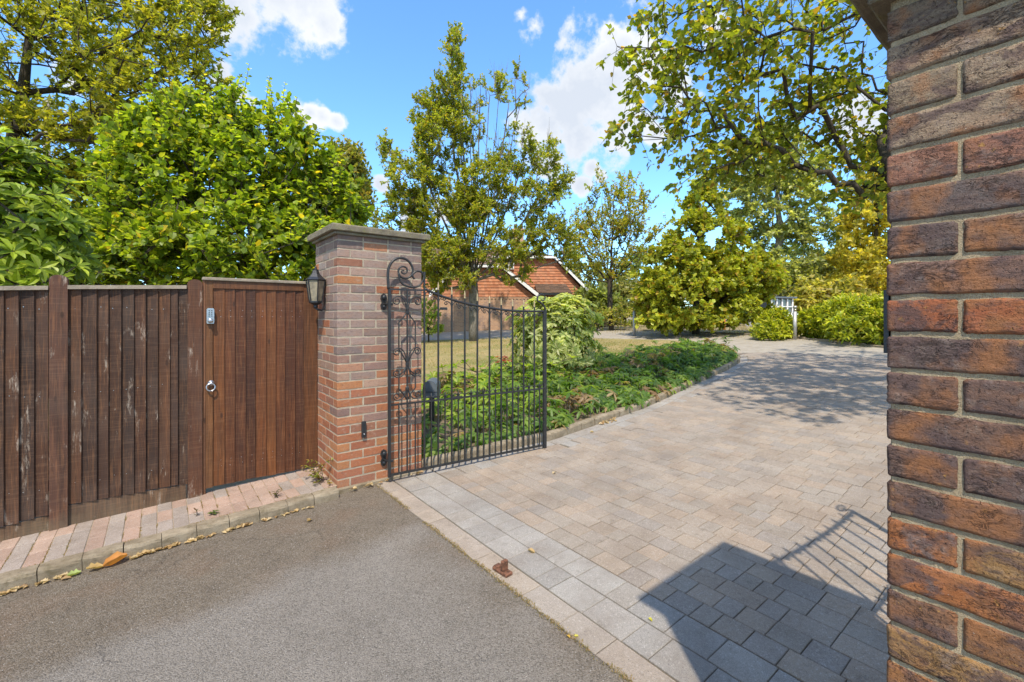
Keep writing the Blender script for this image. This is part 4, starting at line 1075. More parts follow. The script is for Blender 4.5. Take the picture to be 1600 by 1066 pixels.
# --- the tall ascending tree on the lawn
b = G(740, 534); B3 = (b[0], b[1], gz(b[0])-.05); Yt = b[2]
tp = []
def tb(px, py, rx, rz, n, dy=0., ry=1.1): tp.append(blob(px, py, Yt+dy, rx, ry, rz, n, .25))
tb(712, 90, .30, .95, 26); tb(700, 150, .75, 1.0, 52); tb(665, 190, .55, .9, 36); tb(690, 230, 1.2, 1.1, 78, 0, 1.4); tb(650, 290, 1.15, 1.0, 62, 0, 1.4)
tb(700, 330, 1.6, 1.1, 82, 0, 1.6); tb(640, 320, .8, .6, 26); tb(605, 240, .5, .3, 12); tb(600, 345, .45, .25, 10); tb(760, 300, 1.2, 1.2, 90, 0, 1.6); tb(835, 320, 1.1, .9, 46, 0, 1.3); tb(870, 290, .5, .35, 14); tb(800, 240, 1.1, 1.0, 46, 0, 1.2); tb(800, 140, .9, .8, 20); tb(850, 250, .6, .8, 26); tb(735, 200, .7, .9, 34); tb(650, 370, 1., .5, 40)
tb(690, 405, 1.3, .8, 105, -.4, 1.5); tb(810, 395, 1.0, .5, 26, -.2, 1.); tb(740, 340, 1.2, .8, 50, -.3, 1.2); tb(760, 390, 1.7, .8, 58, -.2, 1.5); tb(850, 370, 1.0, .7, 40, 0, 1.2); tb(700, 435, 1.1, .45, 40, -.6, .9); tb(885, 395, .55, .4, 14); tb(790, 430, .9, .4, 10)
tips = np.concatenate(tp)
tops = [at(760+random.uniform(-28, 62), random.uniform(120, 170), Yt+random.uniform(-.6, .6)) for _ in range(26)]
tips = np.concatenate([tips, np.array([tuple(q) for q in tops])])
def barep(t):
    X = (t[:, 0])*S-(t[:, 1])*C+P0[0]; Y = t[:, 0]*C+t[:, 1]*S+P0[1]; px = 800+FL*X/Y; py = HZ-(t[:, 2]-CH)/Y*FL
    return (px > 735) & (py < 235) & (rng.random(len(t)) < .6)
fk_ = at(740, 440, Yt)
tree('hornbeam_tree', 'tall upright green tree with bare twigs on its right, on the lawn behind the gate', 'tree', B3, tips,
     trunkline(B3, fk_, 5, .02), .20, YG, [3, 4, 4, 1.5, .8], .115, 5, .46, 19, 'small', 'bark_grey', .008, seg=.55, center=fk_, up=.25, upc=.9, bow=.3, bare=barep, pw=.55,
     stems=[at(px, py, Yt+d) for px, py, d in ((716, 80, 0), (700, 150, .4), (735, 130, -.3), (750, 140, .2), (765, 150, -.2), (780, 150, .3), (795, 160, 0), (812, 165, .2), (680, 200, .3), (655, 240, -.3), (830, 210, 0), (640, 300, .2), (850, 290, -.2), (740, 200, .6), (720, 240, -.7), (770, 240, .6), (615, 330, 0), (690, 260, .7), (805, 250, -.5))])
# root flare
# --- small yellowing tree
b = G(955, 514); Y2 = min(b[2], 21); bb = at(955, 512, Y2); B3 = (bb.x, bb.y, gz(bb.x)-.1); fk_ = at(953, 455, Y2)
tp = []; tb2 = lambda px, py, rx, rz, n: tp.append(blob(px, py, Y2, rx, rx, rz, n, .3))
tb2(950, 400, 1.9, 1.2, 90); tb2(955, 340, 1.8, 1.2, 60); tb2(925, 360, 1.3, .9, 30); tb2(1000, 350, 1.2, 1.0, 28); tb2(985, 300, .9, .6, 12); tb2(930, 300, .6, .7, 9)
tips = np.concatenate(tp)
tree('cherry_tree', 'small vase-shaped yellow-green tree with a thin dark trunk by the lane', 'tree', B3, tips, trunkline(B3, fk_, 4, .02)+[np.array(fk_+Vector((0, 0, .4)))], .12,
     [(.19, .20, .035), (.15, .185, .03), (.25, .22, .035), (.23, .15, .04)], [3, 3, 2, .6], .13, 5, .5, 10, 'small', 'bark_dark', .008, seg=.5, center=fk_, up=.4, upc=.9, bow=.3, pw=.55,
     stems=[at(px, py, Y2+d) for px, py, d in ((920, 330, 0), (940, 300, .4), (960, 300, -.4), (985, 290, 0), (1000, 330, .3), (900, 370, .2), (1015, 370, -.3))])
# --- large evergreen magnolia across the lane
b = G(1092, 522); Y3 = min(b[2], 19); bb = at(1087, 522, Y3); B3 = (bb.x, bb.y, gz(bb.x)-.1)
tp = []; tb3 = lambda px, py, rx, rz, n, dy=0: tp.append(blob(px, py, Y3+dy, rx, rx, rz, n, .55))
tb3(1085, 470, 2.0, .9, 150, -.3); tb3(1060, 430, 1.5, 1.1, 100, -.2); tb3(1140, 440, 1.7, 1.0, 110, -.2); tb3(1100, 380, 1.5, 1.1, 100); tb3(1095, 335, .8, .7, 34); tb3(1100, 305, .45, .5, 14); tb3(1180, 430, .7, .7, 34); tb3(1030, 470, .8, .9, 44, -.3); tb3(1160, 480, 1.0, .5, 34); tb3(1055, 500, 1.3, .35, 60, -.5); tb3(1120, 503, 1.3, .28, 40, -.5); tb3(1165, 440, 1.2, .8, 60, -.2)
tips = np.concatenate(tp); tips = tips[tips[:, 2] > gz(B3[0])+.12]
tree('magnolia_tree', 'broad yellow-green evergreen tree branching to the ground beyond the bend in the drive', 'tree', B3, tips, trunkline(B3, at(1092, 340, Y3), 7, .05), .14,
     [(.22, .255, .032), (.275, .29, .034), (.15, .18, .022), (.27, .21, .03), (.22, .14, .03)], [4, 4, 3, 1., .35], .135, 5, .34, 11, 'round', 'bark_dark', .009, seg=.5, up=.3, mat='leaf_gloss', nup=.5, twigs=False)
# --- silvery birch-like tree behind
Y4 = 27; bb = at(1215, 500, Y4); B3 = (bb.x, bb.y, gz(bb.x)-.2)
tp = []; tb4 = lambda px, py, rx, rz, n: tp.append(blob(px, py, Y4, rx, rx*.8, rz, n, .35))
tb4(1215, 400, 2.8, 2.0, 90); tb4(1200, 310, 2.8, 2.2, 105); tb4(1240, 260, 2.0, 1.6, 52); tb4(1170, 260, 1.7, 1.5, 40); tb4(1270, 350, 1.8, 1.3, 34); tb4(1215, 215, 1.0, .9, 20); tb4(1255, 430, 1.4, .7, 14)
tips = np.concatenate(tp)
tree('birch_tree', 'tall pale grey-green tree rising behind the broad evergreen', 'tree', B3, tips, trunkline(B3, at(1215, 240, Y4), 8, .08), .20,
     [(.24, .27, .13), (.20, .23, .10), (.13, .16, .065), (.30, .31, .16)], [3, 3, 3, 1.5], .24, 6, .7, 13, 'small', 'bark_pale', .012, seg=.7, up=.0, droop=.5, pw=.55, center=at(1215, 450, Y4))
# --- golden conifer
Y5 = 24; bb = at(1365, 500, Y5); B3 = (bb.x, bb.y, gz(bb.x)-.2); tp = []
for i in range(20):
    f = i/19; py = 490-270*f; rr = 2.3*(1-f)**.8+.35; cx_ = 1372+6*math.sin(i*1.7)
    tp.append(blob(cx_, py, Y5, rr, rr, .5, int(10+34*(1-f)), .7))
tips = np.concatenate(tp); tips = tips[tips[:, 2] > gz(B3[0])]
tree('golden_conifer', 'golden yellow conifer with dense feathery sprays beside the near pillar', 'conifer', B3, tips, trunkline(B3, at(1372, 225, Y5), 8, .03), .16,
     [(.34, .31, .06), (.27, .26, .05), (.18, .18, .035), (.40, .36, .09)], [3, 3, 2, 2], .24, 5, .36, 10, 'small', 'bark_dark', .01, seg=.6, up=.1, nup=.2, spread=.5, twigs=False, pw=.55, center=at(1372, 480, Y5))
Y5b = 26; bb = at(1300, 500, Y5b); B3 = (bb.x, bb.y, gz(bb.x)-.2)
# --- background woodland, tree by tree
BT = [(640, 430, 36, 3.0, 2.6, 1, 'distant tree behind the house and the far pillar'), (905, 455, 34, 2.4, 2.0, 0, 'grey-green tree far behind the thin-trunked tree'), (1010, 440, 38, 3.0, 2.2, 1, 'dull green tree in the distance between the two lane trees'),
      (975, 468, 30, 2.2, 1.2, 2, 'low pale shrub mass far beyond the first bollard'), (1255, 448, 36, 3.0, 1.8, 0, 'pale olive tree above the grey garden shed'),
      (1300, 440, 30, 2.2, 1.9, 3, 'feathery yellow-green tree left of the golden conifer'), (1220, 425, 42, 3.6, 2.5, 1, 'distant olive tree right behind the pale tree'),
      (1150, 452, 40, 3.4, 2.0, 1, 'distant green tree hidden behind the broad evergreen'), (1290, 470, 23, 1.5, .8, 3, 'straw-yellow shrub behind the bright hedge'),
      (1060, 470, 33, 3.0, 1.6, 2, 'distant shrub mass hidden behind the broad evergreen'), (1340, 455, 34, 2.8, 2.0, 2, 'dark shrub mass behind the golden conifer'), (1420, 440, 30, 3.2, 3.2, 0, 'leafy tree far behind the near pillar'),
      (1600, 420, 28, 3.6, 3.6, 1, 'leafy tree out beyond the near pillar'), (930, 478, 27, 1.2, .8, 4, 'spiky fan-leaved shrub at the right end of the house')]
BP = [[(.13, .14, .06), (.17, .18, .08), (.09, .11, .04)], [(.10, .13, .035), (.07, .10, .025), (.14, .15, .05)], [(.15, .16, .07), (.20, .19, .09), (.10, .12, .045)],
      [(.30, .27, .10), (.22, .22, .06), (.16, .17, .05)], [(.13, .16, .05), (.18, .21, .08), (.09, .11, .03)]]
for px, py, Y, rx, rz, k, lab in BT:
    tips = blob(px, py, Y, rx, rx*.8, rz, int(60+rx*rx*9), .5); g_ = at(px, 500, Y); gb = (g_.x, g_.y, gz(g_.x)-.1); tips = tips[tips[:, 2] > gb[2]+.2]
    tree('background_tree' if rz > 1.3 else 'background_shrub', lab, 'tree' if rz > 1.3 else 'shrub', gb, tips, trunkline(gb, (g_.x, g_.y, float(tips[:, 2].max())-.6*rz), 6, .05), .14, BP[k], None, .28, 5, .6, 9, 'small', 'bark_dark', .015,
         'trees and shrubs in the distance', .9, twigs=False, pw=.55)
# --- bright laurels along the lane
for nm, lab, ells, sc_ in (('laurel_shrub', 'small bright laurel shrub just left of the second bollard', [(1212, 510, 14.6, .40, .42, 90), (1206, 522, 14.3, .45, .3, 60)], 1),
                      ('laurel_hedge', 'long bright green laurel hedge ending at the near pillar', [(1280, 508, 14.2, .62, .50, 170), (1325, 502, 13.3, .75, .62, 190), (1372, 504, 12.4, .8, .62, 190), (1440, 498, 11.6, 1.0, .7, 110), (1350, 520, 12.3, .9, .45, 120)], 1)):
    tips = np.concatenate([blob(a, b_, Y, r, r, h, n, .55) for a, b_, Y, r, h, n in ells]); tips = tips[tips[:, 2] > gz(14)+.06]
    c0 = at(ells[0][0], 520, ells[0][2]); gb = (c0.x, c0.y, gz(c0.x)-.05)
    trk = [np.array((c0.x, c0.y, gz(c0.x)-.05)), np.array((c0.x, c0.y, gz(c0.x)+.15)), np.array((c0.x, c0.y, gz(c0.x)+.35))]
    tree(nm, lab, 'shrub' if 'shrub' in nm else 'hedge', gb, tips, trk, .05, [(.26, .29, .025), (.32, .34, .03), (.16, .20, .02), (.38, .34, .06), (.10, .14, .015)], [4, 3, 3, 1, 2], .15, 4, .18, 7, 'long', 'bark_dark', .007, seg=.3, up=.5, mat='leaf_gloss', twigs=False, part='foliage')
# --- rhododendron on the lawn edge
Yr = 8.9; bb = at(868, 590, Yr); gb = (bb.x, bb.y, gz(bb.x)-.02)
ells = [(868, 520, Yr, .78, .52, 95), (850, 500, Yr, .70, .42, 60), (890, 500, Yr, .60, .48, 55), (865, 560, Yr-.25, .75, .42, 80), (835, 540, Yr, .5, .5, 40), (905, 545, Yr, .45, .35, 36), (870, 478, Yr, .50, .25, 30)]
tips = np.concatenate([blob(a, b_, Y, r, r*.8, h, int(n*1.35), .62) for a, b_, Y, r, h, n in ells]); tips = tips[tips[:, 2] > gb[2]+.1]
def whorls(tips, center, n, size, up=.35, flat=.25):
    P, D, N, Z, CL = [], [], [], [], []
    for t in tips:
        o = t-center; o /= np.linalg.norm(o); ax = o+np.array([0, 0, up])+rng.normal(size=3)*.25; ax /= np.linalg.norm(ax)
        a = np.cross(ax, [0.3, .2, 1]); a /= np.linalg.norm(a); b_ = np.cross(ax, a); cl = 1+rng.uniform(-.2, .2); ph = rng.random()*6
        for k in range(n):
            an = ph+k*2.4; r_ = a*math.cos(an)+b_*math.sin(an); f = flat+rng.uniform(-.25, .35)
            P.append(t+r_*size*.06); D.append(r_+ax*f); N.append(ax-r_*f*.5+rng.normal(size=3)*.12); Z.append(size*rng.uniform(.7, 1.15)); CL.append(cl)
    return np.array(P), np.array(D), np.array(N), np.array(Z), np.array(CL)
def shrub(name, label, cat, gb, tips, center, n, size, pal, wts, mat, objmat, singles, shape='long', trunk_r=.03, flat=.25, up=.35, stems=3):
    t = thing(name, label, cat, gb)
    trk = [np.array(gb), np.array(gb)+np.array([0, 0, .25])]
    trk = [trk[0], trk[0]*.5+trk[1]*.5, trk[1]]
    arr, par, ends = grow(tips, trk, .25, .3, .6); m, _ = branch_mesh(arr, par, ends, trunk_r, .005, 6); m.build('stem', 'bark_dark', t)
    P, D, N, Z, CL = whorls(tips, center, n, size, up, flat)
    leaves(P, D, N, Z, pick(pal, len(P), wts, .15, CL), shape, t, mat, 'foliage', singles, objmat); return t
LEAFS['oval'] = ([(0, 0, 0), (.3, -.16, .08), (.7, -.18, .05), (1., 0, -.17), (.7, .18, .05), (.3, .16, .08), (.35, 0, -.02), (.7, 0, -.08)], LEAFS['long'][1])
shrub('rhododendron_bush', 'rounded pale green rhododendron with whorled leaves behind the gate end', 'bush', gb, tips, np.array(at(868, 545, Yr)), 11, .145,
      [(.24, .27, .135), (.29, .32, .17), (.19, .235, .10), (.13, .18, .06), (.33, .35, .21)], [3, 3, 3, 2, 1], 'leaf', 'leaf_obj', 300, 'oval', flat=.1)
# --- big laurel behind the left of the fence
Yl = 4.3; bb = at(30, 470, Yl); gb = (bb.x, bb.y, gz(bb.x)+.02)
ells = [(10, 330, 4.1, .62, .62, 95), (-60, 330, 4.0, .8, .8, 60), (50, 380, 4.2, .45, .45, 75), (15, 275, 4.2, .32, .30, 34), (80, 425, 4.3, .30, .28, 36), (0, 420, 3.95, .6, .3, 50), (-40, 480, 4.2, .9, .6, 40)]
tips = np.concatenate([blob(a, b_, Y, r, r*.7, h, n, .72) for a, b_, Y, r, h, n in ells])
tips = np.vstack([tips, np.concatenate([blob(a, b_, Y+.15, r*.8, r*.6, h*.85, int(n*.8), .2) for a, b_, Y, r, h, n in ells])]); tips = tips[tips[:, 1] > FY+.12]
shrub('laurel_bush', 'large glossy cherry laurel leaning over the left end of the fence', 'bush', gb, tips, np.array(at(0, 400, 4.4)), 9, .12,
      [(.16, .22, .022), (.115, .165, .018), (.22, .29, .03), (.07, .11, .014), (.29, .35, .05)], [3, 4, 2.5, 3, 1.2], 'leaf_gloss', 'leaf_gloss_obj', 300, 'oval', .05, .35, .5)
# darker laurel further back
Yd = 5.9; bb = at(140, 480, Yd); gb = (bb.x, bb.y, gz(bb.x))
ells = [(135, 400, Yd, .55, .55, 110), (160, 430, Yd-.2, .6, .35, 80), (105, 380, Yd+.3, .6, .5, 70), (60, 420, Yd+.4, .9, .9, 80)]
tips = np.concatenate([blob(a, b_, Y, r, r*.7, h, n, .5) for a, b_, Y, r, h, n in ells]); tips = tips[tips[:, 1] > FY+.3]
shrub('laurel_bush', 'darker laurel behind the fence between the glossy laurel and the big hazel', 'bush', gb, tips, np.array(at(130, 450, Yd)), 8, .11,
      [(.10, .15, .02), (.05, .085, .015), (.17, .22, .03), (.22, .25, .04)], [3, 4, 2, 1.2], 'leaf_gloss', 'leaf_gloss_obj', 0, 'oval', .05, .3, .4)
# --- hazel behind the fence
Yh = 6.6; bb = at(350, 520, Yh); gb = (bb.x, bb.y, gz(bb.x)-.02)
ells = [(330, 330, Yh, 1.35, 1.15, 210), (235, 300, Yh, .75, 1.0, 110), (300, 230, Yh, .8, .6, 85), (430, 290, Yh, .9, .85, 130), (490, 340, Yh+.2, .75, .8, 90), (200, 380, Yh, .5, .7, 60), (370, 400, Yh-.6, 1.3, .6, 130), (250, 410, Yh-.6, .8, .5, 80), (470, 400, Yh-.3, .8, .55, 80), (530, 370, Yh+.3, .4, .55, 30), (190, 250, Yh, .35, .45, 26), (350, 380, Yh+.6, 1.5, .9, 90)]
tips = np.concatenate([blob(a, b_, Y, r, r*.75, h, n, .45) for a, b_, Y, r, h, n in ells])
for px, py in ((365, 150), (300, 160), (430, 170), (455, 185), (478, 215), (262, 170), (235, 195), (330, 178), (395, 180), (215, 205), (500, 240), (345, 165), (180, 240), (530, 285), (548, 320)):
    for q in range(5): tips = np.vstack([tips, np.array(at(px+random.uniform(-4, 4), py+q*11, Yh+random.uniform(-.3, .3)))])
tips = tips[tips[:, 1] > FY+.25]
tips = tips[~((((tips-np.array((.39, .33, 0)))[:, :2]**2).sum(1) < .8) & (tips[:, 2] < 2.3))]
SHT = [(np.array(at(px+random.uniform(-6, 6), py+random.uniform(0, 14), Yh+random.uniform(-.5, .5)))+np.array([0, 0, .12]), random.uniform(.45, .85)) for px, py in
       ((160, 270), (178, 250), (196, 240), (214, 225), (232, 212), (250, 205), (266, 200), (284, 195), (300, 188), (318, 190), (334, 196), (352, 198), (366, 200), (384, 205), (400, 208), (420, 210), (436, 214), (450, 222), (466, 240), (482, 255), (498, 275), (515, 295), (530, 315), (545, 345), (290, 215), (345, 220), (410, 230), (455, 250), (240, 240), (200, 270), (375, 190), (430, 205))]
SHT += [(tips[i]+np.array([0, 0, .02]), random.uniform(.2, .45)) for i in rng.choice(len(tips), 120, replace=False)]
def stemtrunks(): return trunkline(gb, at(350, 400, Yh), 4, .02)
HZP = [(.145, .20, .020), (.11, .165, .016), (.20, .25, .025), (.24, .26, .03), (.065, .105, .012), (.36, .29, .03)]
tree('hazel_bush', 'big bright green hazel with upright leafy shoots behind the fence and side gate', 'bush', gb, tips, stemtrunks(), .09, HZP, [4, 4, 3, 1.5, 2, .22], .082, 4, .26, 8, 'round', 'bark_dark', .006,
     seg=.35, center=np.array(at(350, 560, Yh)), up=.45, upc=.9, outw=.5, spread=.7, nup=.9, singles=300, pw=.55, part='foliage', shoots=SHT)
# --- plane-like tree overhanging at the top left
Yp = 9.5; bb = at(-30, 500, Yp); gb = (bb.x, bb.y, gz(bb.x)-.1)
ells = [(60, 60, Yp, 1.7, 1.1, 110), (170, 60, Yp-.3, 1.5, .9, 90), (240, 110, Yp-.5, 1.1, .8, 60), (280, 40, Yp-.4, .8, .7, 34), (80, 170, Yp, 1.3, .8, 66), (20, 240, Yp, 1.2, .7, 60), (140, 210, Yp-.2, .9, .5, 40), (60, 290, Yp+.3, 1.1, .6, 46), (120, 290, Yp+.5, .9, .6, 34), (200, 170, Yp-.4, .8, .5, 34), (150, 330, Yp+.6, .9, .7, 60), (50, -60, Yp, 2.2, 1.2, 90), (220, -40, Yp, 1.4, .9, 50), (-120, 60, Yp, 1.8, 2., 90), (330, 30, Yp-.4, .3, .3, 7), (-60, 260, Yp, 1.2, 1.2, 40), (100, 370, Yp+.6, 1.4, .7, 70)]
tips = np.concatenate([blob(a, b_, Y, r, r, h, int(n*1.15), .2) for a, b_, Y, r, h, n in ells]); tips = tips[(tips[:, 2] > 2.0)]
tree('plane_tree', 'large spreading tree with airy yellow-green leaves over the top left corner', 'tree', gb, tips, trunkline(gb, at(20, 250, Yp), 4, .04)+trunkline(at(22, 210, Yp), at(70, -80, Yp), 5, .1), .15,
     [(.20, .215, .028), (.155, .175, .022), (.26, .25, .035), (.10, .13, .018)], [4, 4, 3, 1.5], .115, 3, .42, 10, 'star', 'bark_dark', .008, seg=.5, center=np.array(at(-40, 330, Yp)), up=.0, upc=.6, outw=.9, spread=.45, nup=1.0, pw=.55)
# --- oak showing right of the hazel, and fill behind the pillar
Yo = 16; bb = at(520, 500, Yo); gb = (bb.x, bb.y, gz(bb.x)-.1)
ells = [(525, 290, Yo, 1.1, 1.1, 100), (540, 260, Yo, .7, .6, 40), (510, 350, Yo, 1.3, 1.2, 90), (560, 320, Yo, .45, .6, 26), (570, 385, Yo, .5, .5, 20)]
tips = np.concatenate([blob(a, b_, Y, r, r, h, n, .4) for a, b_, Y, r, h, n in ells])
tree('oak_tree', 'olive green tree showing between the hazel and the far pillar', 'tree', gb, tips, trunkline(gb, at(528, 300, Yo), 7, .05), .18, [(.13, .15, .04), (.17, .18, .05), (.09, .115, .03), (.20, .17, .05)], None, .17, 5, .42, 8, 'small', 'bark_dark', .01, seg=.5, pw=.55)
# --- shrub against the house, seen through the gate
Yq = 19; bb = at(670, 520, Yq); gb = (bb.x, bb.y, gz(bb.x)-.05)
tips = np.concatenate([blob(668, 490, Yq, .5, .5, .55, 50, .4), blob(668, 515, Yq, .6, .6, .25, 40, .4)])
tree('garden_shrub', 'light green shrub beside the house wall just right of the far pillar', 'shrub', gb, tips, trunkline(gb, at(668, 490, Yq), 3, .02), .04, [(.20, .26, .05), (.14, .20, .035), (.26, .30, .08)], None, .10, 4, .2, 7, 'small', 'bark_dark', .006, seg=.3, twigs=False, part='foliage')
Yq = 21; bb = at(930, 512, Yq); gb = (bb.x, bb.y, gz(bb.x)-.05)
tips = np.concatenate([blob(935, 498, Yq, .8, .6, .45, 50, .4), blob(975, 497, Yq, .8, .6, .45, 40, .4)])
tree('garden_shrub', 'low weedy green shrub at the foot of the thin-trunked tree', 'shrub', gb, tips, trunkline(gb, at(940, 500, Yq), 3, .02), .04, [(.20, .22, .05), (.14, .18, .035), (.30, .26, .10)], None, .11, 4, .3, 7, 'small', 'bark_dark', .006, seg=.3, twigs=False, part='foliage')

# --- the big tree on the right whose boughs hang over the drive
tb_ = (8.2, -6.4)
ells = [(1090, 45, 6.2, .85, .45, 62), (1180, 30, 6.2, .9, .5, 64), (1035, 110, 6.0, .45, .30, 26), (1120, 110, 6.1, .75, .42, 56), (1040, 185, 6.0, .62, .20, 26), (1110, 190, 6.1, .6, .28, 30),
        (1200, 110, 6.2, .7, .4, 40), (1260, 40, 6.3, .75, .4, 46), (1180, 190, 6.4, .6, .28, 34), (1250, 185, 6.6, .6, .3, 40), (1290, 150, 6.6, .6, .3, 36), (1330, 120, 6.8, .5, .3, 26), (1130, 240, 6.3, .62, .26, 40), (1200, 245, 6.5, .6, .26, 40), (1085, 268, 6.2, .38, .16, 14),
        (1340, 210, 6.4, .42, .45, 36), (1350, 280, 6.2, .40, .30, 28), (1370, 170, 6.4, .4, .5, 26), (1300, 260, 6.3, .25, .18, 8), (1370, 30, 6.6, .7, .4, 26), (1150, -50, 6.3, 1.5, .5, 60), (1330, -70, 6.6, 1.4, .8, 60), (970, 70, 6.0, .10, .08, 3), (975, 200, 6.0, .2, .12, 6), (1030, 60, 6., .4, .3, 18)]
tips = np.concatenate([blob(a, b_, Y, r, r*1.1, h, max(2, int(n*.58)), .15) for a, b_, Y, r, h, n in ells])
more = np.concatenate([in_ell(260, (5.4, -3.4, 4.9), (2.0, 1.8, .9), .1), in_ell(160, (7.6, -2.4, 5.6), (2.0, 1.8, 1.), .1), in_ell(190, (7.2, -3.6, 5.2), (3.0, 2.4, 1.6), .4), in_ell(170, (9.6, -3.2, 5.6), (2.8, 2.6, 1.8), .4), in_ell(120, (8.0, -6.2, 6.5), (3.2, 2.2, 1.8), .4)])
X_ = more[:, 0]*S-more[:, 1]*C+P0[0]; Y_ = more[:, 0]*C+more[:, 1]*S+P0[1]; px_ = 800+FL*X_/np.maximum(.1, Y_); py_ = HZ-(more[:, 2]-CH)/np.maximum(.1, Y_)*FL
more = more[(px_ > 1420) | (py_ < -25)]
tips = np.concatenate([tips, more])
gb = (tb_[0], tb_[1], gz(tb_[0])-.1)
tree('lime_tree', 'large leafy tree hanging over the drive from the upper right', 'tree', gb, tips, trunkline(gb, (8.0, -6.0, 3.4), 4, .04)+[np.array((7.7, -5.4, 4.1)), np.array((7.3, -4.7, 4.9)), np.array((6.9, -4.0, 5.6))], .15,
     [(.16, .185, .022), (.12, .155, .018), (.21, .215, .028), (.075, .105, .014), (.24, .16, .03)], [4, 4, 3, 2, .9], .080, 3, .34, 6, 'round', 'bark_dark', .0045, seg=.4, center=np.array((8.5, -6.5, 3.8)), up=-.1, upc=.35, outw=.7, spread=.6, droop=.35, nup=.8, pw=.62, bow=-.15)

# ------------------------------------------------------------------ ground cover in the bed
def in_bed(x, y): return .85 < x < 10.9 and ky(x)+(.0 if 3.9+mnoise.noise(Vector((x*2, 0, 1))) < x < 7.2 else .09) < y < np.interp(x, [.8, 3, 5, 7, 9, 10.9], [3.4, 3.5, 3.45, 3.3, 3.1, 2.45])
bed = bpy.data.objects['planting_bed']
P, D, N, Z, Cc = [], [], [], [], []
def palmate(c, h, s_, col, nl=7, lean=None):
    ax = np.array([rng.normal()*.35, rng.normal()*.35, 1.]); 
    if lean is not None: ax += lean
    ax /= np.linalg.norm(ax); a = np.cross(ax, [.2, 1, .1]); a /= np.linalg.norm(a); b_ = np.cross(ax, a); ph = rng.random()*6
    for k in range(nl):
        an = ph+k*2*math.pi/nl*.92; r_ = a*math.cos(an)+b_*math.sin(an)
        P.append(c+np.array([0, 0, h])); D.append(r_-ax*rng.uniform(.05, .55)); N.append(ax+r_*.35+rng.normal(size=3)*.15); Z.append(s_*rng.uniform(.75, 1.15)); Cc.append(col*rng.uniform(1.05, 1.5))
stems = MB()
for i in range(5200):
    x = .85+10*rng.random()**.85; y = rng.uniform(-.1, 3.7)
    if not in_bed(x, y): continue
    e = y-ky(x); hmax = min(.26, .08+.32*max(0, e-.02))*(1 if x > 2.2 else .75); h = hmax*rng.uniform(.4, 1.1)*(1+.8*mnoise.noise(Vector((x*1.7, y*1.7, 0))))*(1+.5*mnoise.noise(Vector((x*5, y*5, 3))))
    if x < 1.9 and y > .2 and rng.random() < .45: continue
    n_ = mnoise.noise(Vector((x*.9, y*.9, 5)))
    pal = [np.array(q) for q in ((.075, .135, .022), (.11, .18, .03), (.055, .10, .02), (.16, .22, .04))]
    col = pal[rng.integers(4)]
    if x < 3.2 and y > .8: col = col*np.array([1.5, 1.35, 1.1])
    if n_ > .24 and rng.random() < .6: col = np.array([(.20, .13, .07), (.16, .11, .06), (.22, .16, .09)][rng.integers(3)])
    if rng.random() < .03: col = np.array((.28, .20, .10))
    z = gz(x)+.055; c = np.array([x, y, z]); palmate(c, max(.04, h), rng.uniform(.095, .155), col, int(rng.integers(5, 9)), np.array([0, -.5, 0]) if e < .35 else None)
    if h > .12: stems.tube([(x, y, z), (x+rng.normal()*.01, y+rng.normal()*.01, z+h)], .0035, 3, cap=False)
sm_ = stems.build('stems', 'bark_pale', None, kind='stuff'); 
gc = leaves(P, D, N, Z, Cc, 'long', None, 'leaf', 'ground_cover', 0)
sm_.parent = gc
tag(gc, 'low dark green ground cover of fingered leaves filling the kerbed bed', 'ground cover')
# a few individual plants in the bed that stand out
def rosette(name, label, cat, x, y, z, n, size, pal, up=.6, singles=True, shape='long', tilt=.6, stem=.1, group=None):
    t = thing(name, label, cat, (x, y, z), 0, group); sm = mesh('leaf', *LEAFS[shape]); sm.materials.append(MATS['leaf_obj'])
    for i in range(n):
        a = i*2.399+rng.uniform(-.3, .3); h = stem*(i/n)**.7*rng.uniform(.7, 1.2); d = Vector((math.cos(a), math.sin(a), tilt*rng.uniform(.2, 1.3))).normalized()
        nn = Vector((0, 0, 1))-d*d.z; nn.normalize(); b_ = nn.cross(d)
        M = Matrix(((d.x, b_.x, nn.x, x+rng.normal()*size*.1), (d.y, b_.y, nn.y, y+rng.normal()*size*.1), (d.z, b_.z, nn.z, z+h), (0, 0, 0, 1))) @ Matrix.Scale(size*rng.uniform(.6, 1.15), 4)
        link('leaf', sm, t, M, color=jit(pal[i % len(pal)], .15))
    m = MB(); m.tube([(x, y, z-.01), (x+.004, y, z+stem*.6), (x, y+.004, z+stem)], .003, 4); m.build('stem', 'bark_dark', t)
    return t
g_ = G(745, 690)
rosette('hellebore_plant', 'hellebore spilling over the bed kerb just right of the gate end', 'plant', 2.62, .03, gz(2.62)+.12, 14, .10, [(.11, .17, .03), (.15, .21, .04)], tilt=-.1, stem=.05)
rosette('hellebore_plant', 'hellebore with splayed leaves at the bend tip of the planted bed', 'plant', 10.2, 1.75, gz(10.2)+.2, 26, .16, [(.07, .13, .02), (.10, .17, .03)], tilt=.5, stem=.25)
